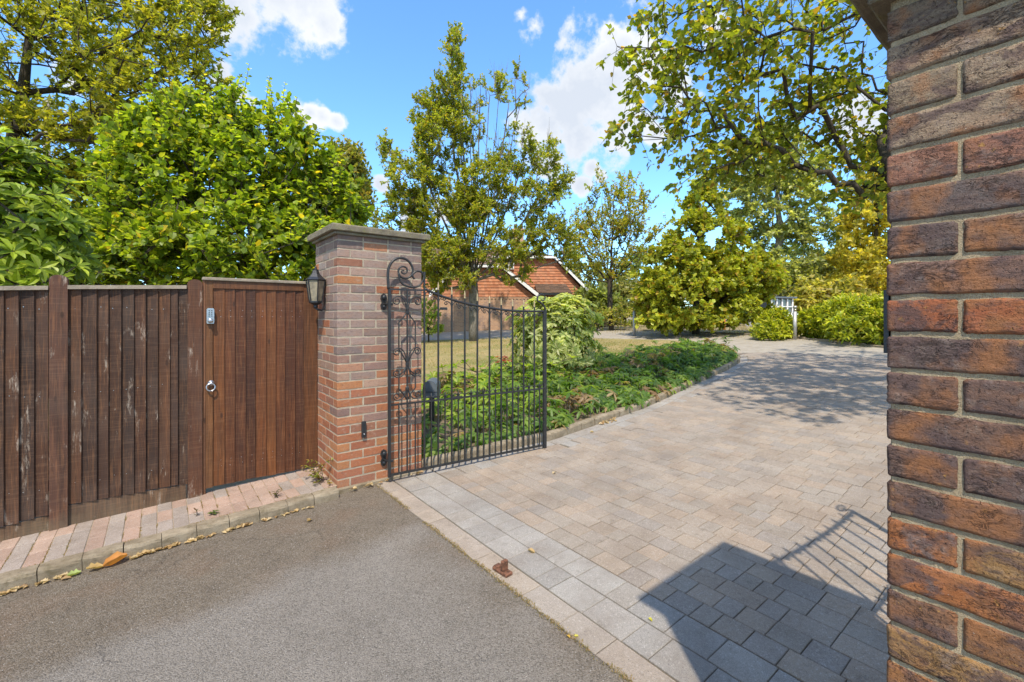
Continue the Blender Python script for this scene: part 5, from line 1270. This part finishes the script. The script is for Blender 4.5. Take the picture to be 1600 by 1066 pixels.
# taller leaves in the bed seen through the gate
tp = []
for i in range(42):
    x = rng.uniform(2.2, 4.6); y = rng.uniform(1.6, 3.3); h = rng.uniform(.25, .55); tp.append((x, y, gz(x)+.06+h))
tips = np.array(tp); gb = (3.4, 2.5, gz(3.4)+.05)
shrub('euphorbia_plant', 'bright yellow-green leafy clump in the bed seen through the gate bars', 'plant', gb, tips, np.array((3.4, 2.5, -.6)), 10, .12, [(.19, .25, .03), (.14, .21, .025), (.24, .28, .04), (.10, .16, .02)], None, 'leaf', 'leaf_obj', 0, 'long', .012, .5, 1.0)
x, y, _ = G(787, 585)
tips = np.array([(x+rng.normal()*.12, y+rng.normal()*.12, gz(x)+.06+rng.uniform(.1, .32)) for _ in range(16)])
shrub('red_leaved_plant', 'small dark red leaved plant at the foot of the rhododendron', 'plant', (x, y, gz(x)+.03), tips, np.array((x, y, gz(x)-.2)), 8, .07, [(.16, .02, .025), (.22, .04, .03)], None, 'leaf', 'leaf_obj', 0, 'small', .01, .4, .6)

# weeds
def at_pave(px, py, off=.068):
    Y = .5
    while Y < 20:
        x, y = w2((px-800)/FL*Y, Y)
        if CH+(HZ-py)/FL*Y < gz(x)+off: break
        Y += .004
    return x, y, gz(x)+off
x, y, z = at_pave(497, 752)
wd = thing('weed_clump', 'straggling yellow-green weed growing at the foot of the far pillar', 'weed', (x, y, z)); m = MB(); sm = mesh('leaf', *LEAFS['small']); sm.materials.append(MATS['leaf_obj'])
for i in range(17):
    a = rng.uniform(math.pi*.55, math.pi*1.75); L = rng.uniform(.08, .26); hh = rng.uniform(.02, .20) if i % 3 else rng.uniform(.12, .26)
    e = np.array([x+.02+math.cos(a)*L*.7, y+math.sin(a)*L*.7, z+hh*.8]); s0 = np.array([x+.03+rng.normal()*.015, y+rng.normal()*.04, z]); md = (s0+e)/2+np.array([0, 0, hh*.5])
    pts = [s0*(1-t)**2+md*2*t*(1-t)+e*t*t for t in np.linspace(0, 1, 7)]; m.tube(pts, .0016, 3, cap=False)
    for p in pts[2:]:
        for q in range(2):
            d = Vector(tuple(rng.normal(size=3)*np.array([1, 1, .4]))).normalized(); nn = Vector((0, 0, 1))-d*d.z; nn.normalize(); b_ = nn.cross(d)
            M = Matrix(((d.x, b_.x, nn.x, p[0]), (d.y, b_.y, nn.y, p[1]), (d.z, b_.z, nn.z, p[2]), (0, 0, 0, 1))) @ Matrix.Scale(rng.uniform(.018, .040), 4)
            link('leaf', sm, wd, M, color=jit([(.22, .24, .03), (.14, .18, .025), (.28, .20, .04), (.12, .07, .03)][rng.integers(4)], .2))
m.build('stem', 'bark_dark', wd)
x, y, z = at_pave(432, 776); rosette('weed', 'small dark weed sprouting from the kerb joint below the side gate', 'weed', x, y, z-.01, 11, .055, [(.07, .075, .03), (.10, .09, .035)], tilt=.7, stem=.05)
x, y, z = at_pave(333, 803); rosette('weed', 'small green weed in the pavement in front of the fence post', 'weed', x, y, z-.004, 14, .045, [(.13, .18, .05), (.10, .15, .04)], tilt=.35, stem=.02)
x, y, z = at_pave(307, 806); rosette('weed', 'tiny reddish weed just left of the small green one', 'weed', x, y, z-.004, 8, .035, [(.12, .07, .03), (.12, .11, .04)], tilt=.9, stem=.05)

# fallen leaves
DL = [(.44, .31, .15), (.48, .36, .19), (.34, .22, .10), (.50, .39, .23), (.28, .17, .08)]
def dead_leaf_mesh(seed, curl=.35):
    rr = random.Random(seed); v = []; f = []; nu, nv = 6, 4
    for i in range(nu+1):
        u = i/nu; w_ = .34*math.sin(math.pi*min(1, u*.93+.04))**.7*(1+.25*math.sin(u*17+seed))
        for j in range(-nv//2, nv//2+1):
            s_ = j/(nv/2); v.append((u-.5+rr.uniform(-.01, .01), s_*w_, abs(s_)**1.6*curl*w_*1.8+.12*math.sin(u*3+seed)+rr.uniform(-.012, .012)+curl*.25*(u-.5)**2))
    k = nv+1; f = [(i*k+j, (i+1)*k+j, (i+1)*k+j+1, i*k+j+1) for i in range(nu) for j in range(nv)]
    zmin = min(q[2] for q in v); v = [(a, b_, c-zmin) for a, b_, c in v]
    me = mesh('fallen_leaf', v, f, True); me.materials.append(MATS['dead_leaf']); return me
dlm = [dead_leaf_mesh(i, .2+.12*(i % 5)) for i in range(7)]
def fall(x, y, z, s_, label, group=None, col=None, mi=None, rz=None, tilt=.15):
    M = Matrix.Translation((x, y, z)) @ Matrix.Rotation(rng.uniform(0, 6.28) if rz is None else rz, 4, 'Z') @ Matrix.Rotation(rng.uniform(-tilt, tilt), 4, 'X') @ Matrix.Scale(s_, 4)
    o = link('fallen_leaf', dlm[rng.integers(7) if mi is None else mi], None, M, color=jit(col or random.choice(DL), .12)); tag(o, label, 'leaf', group); return o
x, y, _ = G(182, 873); y = min(y, -.15); fall(x, y, gz(x)+.004, .115, 'largest orange-brown curled leaf lying against the kerb', col=(.46, .20, .045), mi=4, rz=.25)
x, y, _ = G(152, 882); y = min(y, -.145); fall(x, y, gz(x)+.003, .085, 'tan leaf touching the largest orange leaf by the kerb', col=(.48, .33, .13), mi=2, rz=.3)
x, y, _ = G(118, 893); y = min(y, -.14); fall(x, y, gz(x)+.003, .06, 'pale green fallen leaf in the gutter left of the orange leaf', col=(.30, .36, .12), mi=3, rz=.2)
GR = 'small dry leaves gathered along the kerb'
spots = [(p, None) for p in np.concatenate([rng.uniform(2, 112, 34), rng.uniform(200, 330, 60), rng.uniform(330, 500, 42)])]
for p, _ in spots:
    pl_ = -.112-abs(rng.normal())*.016; u = on_plane(p, 800, (0, pl_), 0)[0]
    fall(u, pl_, gz(u)+.002, rng.uniform(.018, .045), 'small dry tan leaf among those gathered in the gutter along the kerb', GR, tilt=.4)
for px, py, lb in ((483, 816, 'lone tan leaf on the asphalt below the far pillar'), (103, 908, 'lone small leaf on the asphalt left of the orange leaf'), (733, 715, 'tan leaf on the grey edging under the iron gate'), (755, 705, 'second tan leaf lying close under the iron gate'),
                   (830, 866, 'pale leaf caught in the paving joint near the gate stop'), (866, 741, 'small leaf on the paving by the gate end'), (925, 676, 'orange leaf on the drive near the bed kerb')):
    x, y, _ = G(px, py); fall(x, y, gz(x)+.002, .045, lb)
for px, py, lb, c_ in ((1016, 971, 'tiny yellow leaf on the grey border pavers', (.55, .50, .06)), (888, 1000, 'small orange leaf at the asphalt edge below the gate stop', (.45, .28, .05)), (900, 998, 'yellow leaf beside the small orange one at the asphalt edge', (.5, .45, .08))):
    x, y, _ = G(px, py); fall(x, y, gz(x)+.002, .022, lb, col=c_)
for i in range(16):
    x = 3.45+rng.normal()*.10; fall(x, ky(x)-.05+rng.normal()*.025, gz(x)+.003, rng.uniform(.03, .07), 'dry leaf in the little heap against the bed kerb', 'leaves heaped against the bed kerb', tilt=.6)
for i in range(20):
    u = rng.uniform(.02, .75); fall(u, -.045-abs(rng.normal())*.02, .014, rng.uniform(.02, .045), 'dry leaf scrap along the footing of the far pillar', 'leaf scraps along the pillar footing', tilt=.5)
for i in range(90):
    x = rng.uniform(.9, 3.0); y = rng.uniform(.15, 1.6); fall(x, y, gz(x)+.058, rng.uniform(.03, .08), 'dead leaf on the soil of the bed behind the gate', 'dead leaves on the bed', tilt=.6)

# grass on the lawn, dry moss in the paving joints
def blades(n, fn, hgt, cols, name, label, cat, w_=.006):
    V = np.zeros((n*3, 3), np.float32); k = 0; CC = []
    while k < n:
        q = fn()
        if q is None: continue
        x, y, z = q; a = rng.random()*6.28; h = hgt*rng.uniform(.5, 1.2); V[k*3] = (x-w_*math.cos(a), y-w_*math.sin(a), z); V[k*3+1] = (x+w_*math.cos(a), y+w_*math.sin(a), z); V[k*3+2] = (x+rng.normal()*h*.5, y+rng.normal()*h*.5, z+h); k += 1
        CC.append(cols[rng.integers(len(cols))])
    me = bpy.data.meshes.new(name); me.from_pydata(V.tolist(), [], [(3*i, 3*i+1, 3*i+2) for i in range(n)]); me.materials.append(MATS['leaf']); tint_attr(me, CC, 3)
    o = link(name, me, None, kind='stuff'); tag(o, label, cat); return o
def lawnpt():
    x = rng.uniform(.9, 12); y = rng.uniform(3.2, 13)
    if y > 13.5-.85*max(0, x-8.6)*1.15 or (x > 9 and y < 2.9): return None
    if mnoise.noise(Vector((x*.8, y*.8, 2))) < rng.uniform(-.5, .3): return None
    return x, y, gz(x)+.03
blades(26000, lawnpt, .045, [(.34, .28, .13), (.27, .25, .09), (.40, .32, .17), (.19, .21, .07)], 'grass', 'short patchy dry lawn grass behind the gate', 'grass')
def mosspt():
    r_ = rng.random()
    if r_ < .22: x = .320+rng.normal()*.010; y = -rng.random()**.8*3.3; z = gz(x)+.0
    elif r_ < .8:
        x = -rng.uniform(.05, 4); x = round(x/.0905)*.0905-.0098; y = rng.uniform(.0, .6); z = gz(x)+.060; x += rng.normal()*.003
        if mnoise.noise(Vector((x*5, y*5, 0))) < .05: return None
    else: x = -rng.uniform(.05, 4); y = .012+rng.normal()*.006; z = gz(x)+.060
    if mnoise.noise(Vector((x*3, y*3, 4))) < -.1: return None
    return x, y, z
blades(7000, mosspt, .009, [(.30, .22, .12), (.24, .18, .09), (.17, .155, .06), (.38, .28, .16)], 'joint_moss', 'dry moss and weeds in the joints of pavement and drive edge', 'moss', .003)

# ------------------------------------------------------------------ house with tile-hung half-hipped gables
def house_mats():
    t = NT('house_brick'); uv = t.n('ShaderNodeTexCoord').outputs['Object']
    s = t.sep(uv); cv = t.n('ShaderNodeCombineXYZ'); t.put(cv.inputs[0], t.math('ADD', s[0], s[1])); t.put(cv.inputs[1], s[2])
    b = t.n('ShaderNodeTexBrick'); t.put(b.inputs['Vector'], cv.outputs[0]); b.inputs['Scale'].default_value = 1
    b.inputs['Brick Width'].default_value = .225; b.inputs['Row Height'].default_value = .075; b.inputs['Mortar Size'].default_value = .006
    b.inputs['Color1'].default_value = (.42, .24, .14, 1); b.inputs['Color2'].default_value = (.30, .17, .11, 1); b.inputs['Mortar'].default_value = (.45, .36, .26, 1); b.inputs['Bias'].default_value = -.2
    c = t.mix(b.outputs[0], (.19, .15, .14), t.ramp(t.noise(1.6, 5, .8), [(.52, 0.), (.62, .6)]))
    t.principled(c, .9, t.bump(b.outputs['Fac'], .008, -1), spec=.2); MATS['house_brick'] = t.m
    t = NT('hung_tile'); c = t.mix(t.attr('tint'), (.26, .10, .05), t.ramp(t.noise(5, 5, .8), [(.5, 0.), (.7, .6)])); t.principled(c, .8, spec=.2); MATS['hung_tile'] = t.m
    t = NT('roof_tile'); c = t.mix(t.attr('tint'), (.12, .085, .06), t.ramp(t.noise(3, 6, .8), [(.45, 0.), (.7, .7)])); t.principled(c, .9, spec=.2); MATS['roof_tile'] = t.m
house_mats()
HY = 25.0; hp0 = at(756, 518, HY); HZ0 = hp0.z; hang = -math.atan2(C, S)
house = thing('house', 'brick house with orange tile-hung gables and white bargeboards across the lawn', 'house', (hp0.x, hp0.y, HZ0), hang, local=True)
def hp(px, py, ly=0.): 
    Y = HY+ly; return ((px-800)/FL*Y-(756-800)/FL*HY, CH+(HZ-py)/FL*Y-HZ0)
def tile_rows(poly, y, mat, name, parent, cols, rowh=.17, th=.035, kind=None, tw=.17):
    """lapped rows of tiles filling a polygon (x, z) on the wall plane y: every row is a wedge cut to the outline"""
    zs = [p[1] for p in poly]; z = min(zs); V, F, Cc_ = [], [], []; n = len(poly)
    def span(zz):
        xs = []
        for i in range(n):
            (x1, z1), (x2, z2) = poly[i], poly[(i+1) % n]
            if (z1-zz)*(z2-zz) <= 0 and z1 != z2: xs.append(x1+(x2-x1)*(zz-z1)/(z2-z1))
        return (min(xs), max(xs)) if len(xs) >= 2 else None
    while z < max(zs)-.02:
        a, b = span(z+.003), span(min(z+rowh, max(zs)-.003))
        if a and b:
            xx = a[0]; 
            while xx < a[1]-.01:
                x2 = min(xx+tw, a[1]); f1 = (xx-a[0])/(a[1]-a[0]); f2 = (x2-a[0])/(a[1]-a[0]); u1, u2 = b[0]+f1*(b[1]-b[0]), b[0]+f2*(b[1]-b[0])
                k = len(V); j = random.uniform(0, .006); zt = min(z+rowh, max(zs)); V += [(xx, y-th-j, z), (x2, y-th-j, z), (u2, y-.006, zt), (u1, y-.006, zt), (xx, y, z), (x2, y, z)]
                F += [(k, k+1, k+2, k+3), (k+4, k+5, k+1, k)]; Cc_ += [jit(random.choice(cols), .12)]*6; xx = x2
        z += rowh
    me = mesh(name, V, F); me.materials.append(MATS[mat]); tint_attr(me, Cc_, 1); return link(name, me, parent, kind=kind or 'stuff')
TC = [(.44, .18, .09), (.39, .155, .08), (.48, .215, .115), (.41, .185, .105)]
RC = [(.20, .135, .10), (.17, .12, .09), (.235, .16, .12), (.26, .17, .12)]
def roof_plane(A, B_, C_, D_, parent, rows=.22, name='roof_tiles', cols=RC):
    """tiles on a sloping quad: A-B is the eave (left to right), D-C the upper edge"""
    A, B_, C_, D_ = map(Vector, (A, B_, C_, D_)); n = max(1, round((D_-A).length/rows)); nrm = (B_-A).cross(D_-A).normalized(); V, F, Cc_ = [], [], []
    for i in range(n):
        p, q = A.lerp(D_, i/n), B_.lerp(C_, i/n); r_, s_ = A.lerp(D_, (i+1)/n), B_.lerp(C_, (i+1)/n); m = max(1, round((q-p).length/.28))
        for j in range(m):
            k = len(V); h = nrm*(.035+random.uniform(0, .01)); a, b, c, d = p.lerp(q, j/m), p.lerp(q, (j+1)/m), r_.lerp(s_, (j+1)/m), r_.lerp(s_, j/m)
            V += [a+h, b+h, c+nrm*.006, d+nrm*.006, a, b]; F += [(k, k+1, k+2, k+3), (k+4, k+5, k+1, k)]; Cc_ += [jit(random.choice(cols), .12)]*6
    me = mesh(name, V, F); me.materials.append(MATS['roof_tile']); tint_attr(me, Cc_, 1); return link(name, me, parent, kind='stuff')
def gable(parent, lx, rx, ze, hlx, hrx, zh, y, depth, zbase, ridge=1.0, barge=True, tiles=True):
    """half-hipped gable block: eaves at height ze from lx to rx, short top eave at zh from hlx to hrx"""
    m = MB(); m.prism([(lx+.35, zbase), (rx-.35, zbase), (rx-.35, ze-.12), (lx+.35, ze-.12)], 'y', y, y+depth); m.build('wall', 'house_brick', parent)
    g = MB(); g.prism([(lx+.2, ze-.10), (rx-.2, ze-.10), (hrx-.05, zh-.02), (hlx+.05, zh-.02)], 'y', y+.02, y+depth-.1); g.build('gable_wall', 'house_brick', parent)
    if tiles: tile_rows([(lx+.2, ze-.10), (rx-.2, ze-.10), (hrx-.05, zh-.02), (hlx+.05, zh-.02)], y+.02, 'hung_tile', 'tile_hanging', parent, TC)
    # dentil course under the tiles
    d = MB(); x = lx+.4
    while x < rx-.5: d.box(x, x+.10, y-.035, y-.002, ze-.22, ze-.13); x += .2
    d.build('dentil_course', 'house_brick', parent, kind='stuff')
    for s_, (ex, hx_) in ((-1, (lx, hlx)), (1, (rx, hrx))):
        b = MB(); t = .24
        b.prism([(ex, ze-.16), (hx_, zh-.02), (hx_, zh+t-.06), (ex, ze+t-.16)] if s_ > 0 else [(hx_, zh-.02), (ex, ze-.16), (ex, ze+t-.16), (hx_, zh+t-.06)], 'y', y-.28, y-.22); b.build('bargeboard', 'white_paint', parent)
    MB().box(hlx-.1, hrx+.1, y-.30, y-.20, zh-.02, zh+.13).build('fascia', 'white_paint', parent)
    mx_ = (hlx+hrx)/2; zr = zh+ridge; hw = (hrx-hlx)/2; yr = y-.3+hw*.9
    e = .2
    roof_plane((rx, y-.25, ze+.08), (rx, y+depth, ze+.08), (mx_, y+depth, zr+.1), (mx_, yr, zr+.1), parent) if False else None
    roof_plane((rx+.05, y-.3, ze+.06), (rx+.05, y+depth, ze+.06), (hrx, y+depth, zh+.12), (hrx, y-.3, zh+.12), parent)
    roof_plane((lx-.05, y+depth, ze+.06), (lx-.05, y-.3, ze+.06), (hlx, y-.3, zh+.12), (hlx, y+depth, zh+.12), parent)
    roof_plane((hrx, y-.3, zh+.12), (hrx, y+depth, zh+.12), (mx_, y+depth, zr), (mx_, yr, zr), parent)
    roof_plane((hlx, y+depth, zh+.12), (hlx, y-.3, zh+.12), (mx_, yr, zr), (mx_, y+depth, zr), parent)
    roof_plane((hlx, y-.3, zh+.12), (hrx, y-.3, zh+.12), (mx_, yr, zr), (mx_, yr, zr), parent)
    MB().tube([(mx_, yr, zr+.03), (mx_, y+depth, zr+.03)], .09, 6).build('ridge_tiles', 'rust', parent)
# front gable
L1, ze1 = hp(672, 461); R1, _ = hp(841, 461); H1l, zh1 = hp(715, 418); H1r, _ = hp(783, 418)
gable(house, L1, R1, ze1, H1l, H1r, zh1, 0., 9., -.6, 1.25)
# second, larger gable set back to the right
L2, ze2 = hp(640, 463, 3.4); R2, _ = hp(928, 463, 3.4); H2l, zh2 = hp(700, 404, 3.4); H2r, _ = hp(866, 404, 3.4)
gable(house, L2, R2, ze2, H2l, H2r, zh2, 3.4, 8., -.6, 1.05)
# left range with its own low eave
L3, ze3 = hp(560, 416, 1.5); R3, _ = hp(706, 416, 1.5)
MB().box(L3, R3-.2, 1.6, 8, -.6, ze3).build('wall', 'house_brick', house)
tile_rows([(L3, ze3-1.7), (R3-.2, ze3-1.7), (R3-.2, ze3-.05), (L3, ze3-.05)], 1.6, 'hung_tile', 'tile_hanging', house, TC)
MB().box(L3-.2, R3, 1.25, 1.33, ze3-.03, ze3+.13).build('fascia', 'white_paint', house)
roof_plane((L3-.2, 1.2, ze3+.1), (R3, 1.2, ze3+.1), (R3, 4.2, ze3+1.75), (L3-.2, 4.2, ze3+1.75), house)
# porch roof between the gables
a_, za = hp(838, 460, 1.2); b_2, zb2 = hp(885, 446, 2.9)
roof_plane((a_, .4, za+.05), (b_2, .4, za+.05), (b_2, 3.3, za+.75), (a_, 3.3, za+.75), house)
MB().box(a_, b_2, .36, .42, za-.08, za+.04).build('gutter', 'black_metal', house)
wx, wz = hp(795, 412, 3.3); wf = MB(); wf.box(wx-.33, wx+.33, 3.26, 3.40, wz-.36, wz+.36); wfo = wf.build('window', 'white_paint', house)
for s_ in (-1, 1): MB().box(wx+s_*.155-.115, wx+s_*.155+.115, 3.245, 3.258, wz-.28, wz+.28).build('pane', 'window_glass', wfo)
for (pa, pb_, pc, pd) in ((690, 712, 474, 500), (850, 875, 478, 500)):
    ly = 0. if pa < 800 else 3.4
    x1, z1_ = hp(pa, pd, ly); x2, z2_ = hp(pb_, pc, ly)
    if pa < 800: continue
    w_o = MB().box(x1, x2, ly-.04, ly+.05, z1_, z2_).build('window', 'white_paint', house); MB().box(x1+.07, x2-.07, ly-.055, ly-.042, z1_+.07, z2_-.07).build('pane', 'window_glass', w_o)
cx_, cz0 = hp(810, 382, 6.); _, cz1 = hp(810, 356, 6.)
ch = MB().box(cx_-.36, cx_+.36, 5.7, 6.4, cz0-1, cz1-.25).build('chimney', 'house_brick', house); MB().box(cx_-.46, cx_+.46, 5.64, 6.46, cz1-.248, cz1-.12).build('chimney_cap', 'house_brick', ch)
for s_ in (-.2, .2): MB().lathe([(.13, cz1-.118), (.11, cz1+.2), (.13, cz1+.24)], cx_+s_, 6.05, 10).build('chimney_pot', 'rust', ch)

# bollard lamps
for px, pyb, pyt, lab in ((991, 518, 479, 'left of two steel bollard lamps, by the thin-trunked tree'), (1242, 527, 478, 'right of two steel bollard lamps, in front of the bright laurels')):
    Y = .98*FL/(pyb-pyt); p = at(px, pyb, Y); z0 = p.z
    b = thing('bollard_lamp', lab, 'bollard', (p.x, p.y, z0), 0, 'steel bollard lamps along the lane', True)
    MB().lathe([(.055, min(0, gz(p.x)-z0)-.05), (.055, .80)], 0, 0, 14).build('post', 'bollard_metal', b); MB().lathe([(.046, .802), (.046, .905)], 0, 0, 14).build('lens', 'lamp_glass', b); MB().lathe([(.058, .907), (.058, .96), (.045, .975)], 0, 0, 14).build('cap', 'bollard_metal', b)
# garden shed / summerhouse beyond the hedge
Ys = 21; p = at(1222, 489, Ys); sh = thing('garden_shed', 'small grey glazed garden shed beyond the laurels, right of the broad evergreen', 'shed', (p.x, p.y, p.z-1.42), -math.atan2(C, S)+.25, local=True)
sx2 = .60
MB().box(-sx2, sx2, 0, 1.6, -.3, 1.2+.2).build('wall', 'white_paint', sh); MB().box(-sx2, sx2, .06, 1.55, 1.42, 2.08).build('gable_wall', 'grey_plastic', sh)
for i in range(5): MB().box(-sx2+i*(2*sx2/4)-.035, -sx2+i*(2*sx2/4)+.035, -.02, .055, 1.4, 2.08).build('mullion', 'white_paint', sh)
for i in range(4): MB().box(-sx2+i*(2*sx2/4)+.05, -sx2+(i+1)*(2*sx2/4)-.05, .02, .05, 1.45, 2.04).build('pane', 'window_glass', sh)
MB().box(-sx2-.02, sx2+.02, -.03, .06, 1.69, 1.73).build('transom', 'white_paint', sh)
MB().prism([(-.12, 2.10), (1.75, 2.10), (1.75, 2.24), (-.12, 2.18)], 'x', -sx2-.15, sx2+.15).build('roof', 'grey_plastic', sh)
# orange marker under the magnolia
p = at(1131, 497, 20); mk = thing('marker_post', 'short orange marker post glimpsed beneath the broad evergreen', 'marker post', (p.x, p.y, gz(p.x)-.1), local=True); hm = p.z-gz(p.x)+.1
MB().lathe([(.07, 0), (.07, hm+.25), (.045, hm+.29)], 0, 0, 10).build('post', 'orange_plastic', mk); MB().lathe([(.074, hm+.05), (.074, hm+.15)], 0, 0, 10).build('band', 'white_paint', mk)
# utility pole seen through the plane tree
p = at(73, 300, 20); up_ = thing('utility_pole', 'pale wooden utility pole glimpsed through the tree at upper left', 'utility pole', (p.x, p.y, gz(p.x)), local=True)
tz = at(73, 158, 20).z-gz(p.x); MB().lathe([(.16, -.1), (.12, tz)], 0, 0, 10).build('pole', 'pale_wood', up_); MB().box(-.7, .7, -.05, .05, tz-.5, tz-.38).build('crossarm', 'pale_wood', up_)
for s_ in (-.6, .6): MB().lathe([(.04, tz-.38), (.05, tz-.3), (.03, tz-.22)], s_, 0, 8).build('insulator', 'white_paint', up_)
# rough verge plants between lane and woodland
def verge():
    x = rng.uniform(14, 24); y = rng.uniform(-2, 16)
    return x, y, gz(x)-.035
blades(9000, verge, .10, [(.30, .25, .12), (.24, .22, .09), (.38, .30, .17)], 'verge_grass', 'dry straw-coloured grass on the far verge beyond the lane', 'grass', .012)
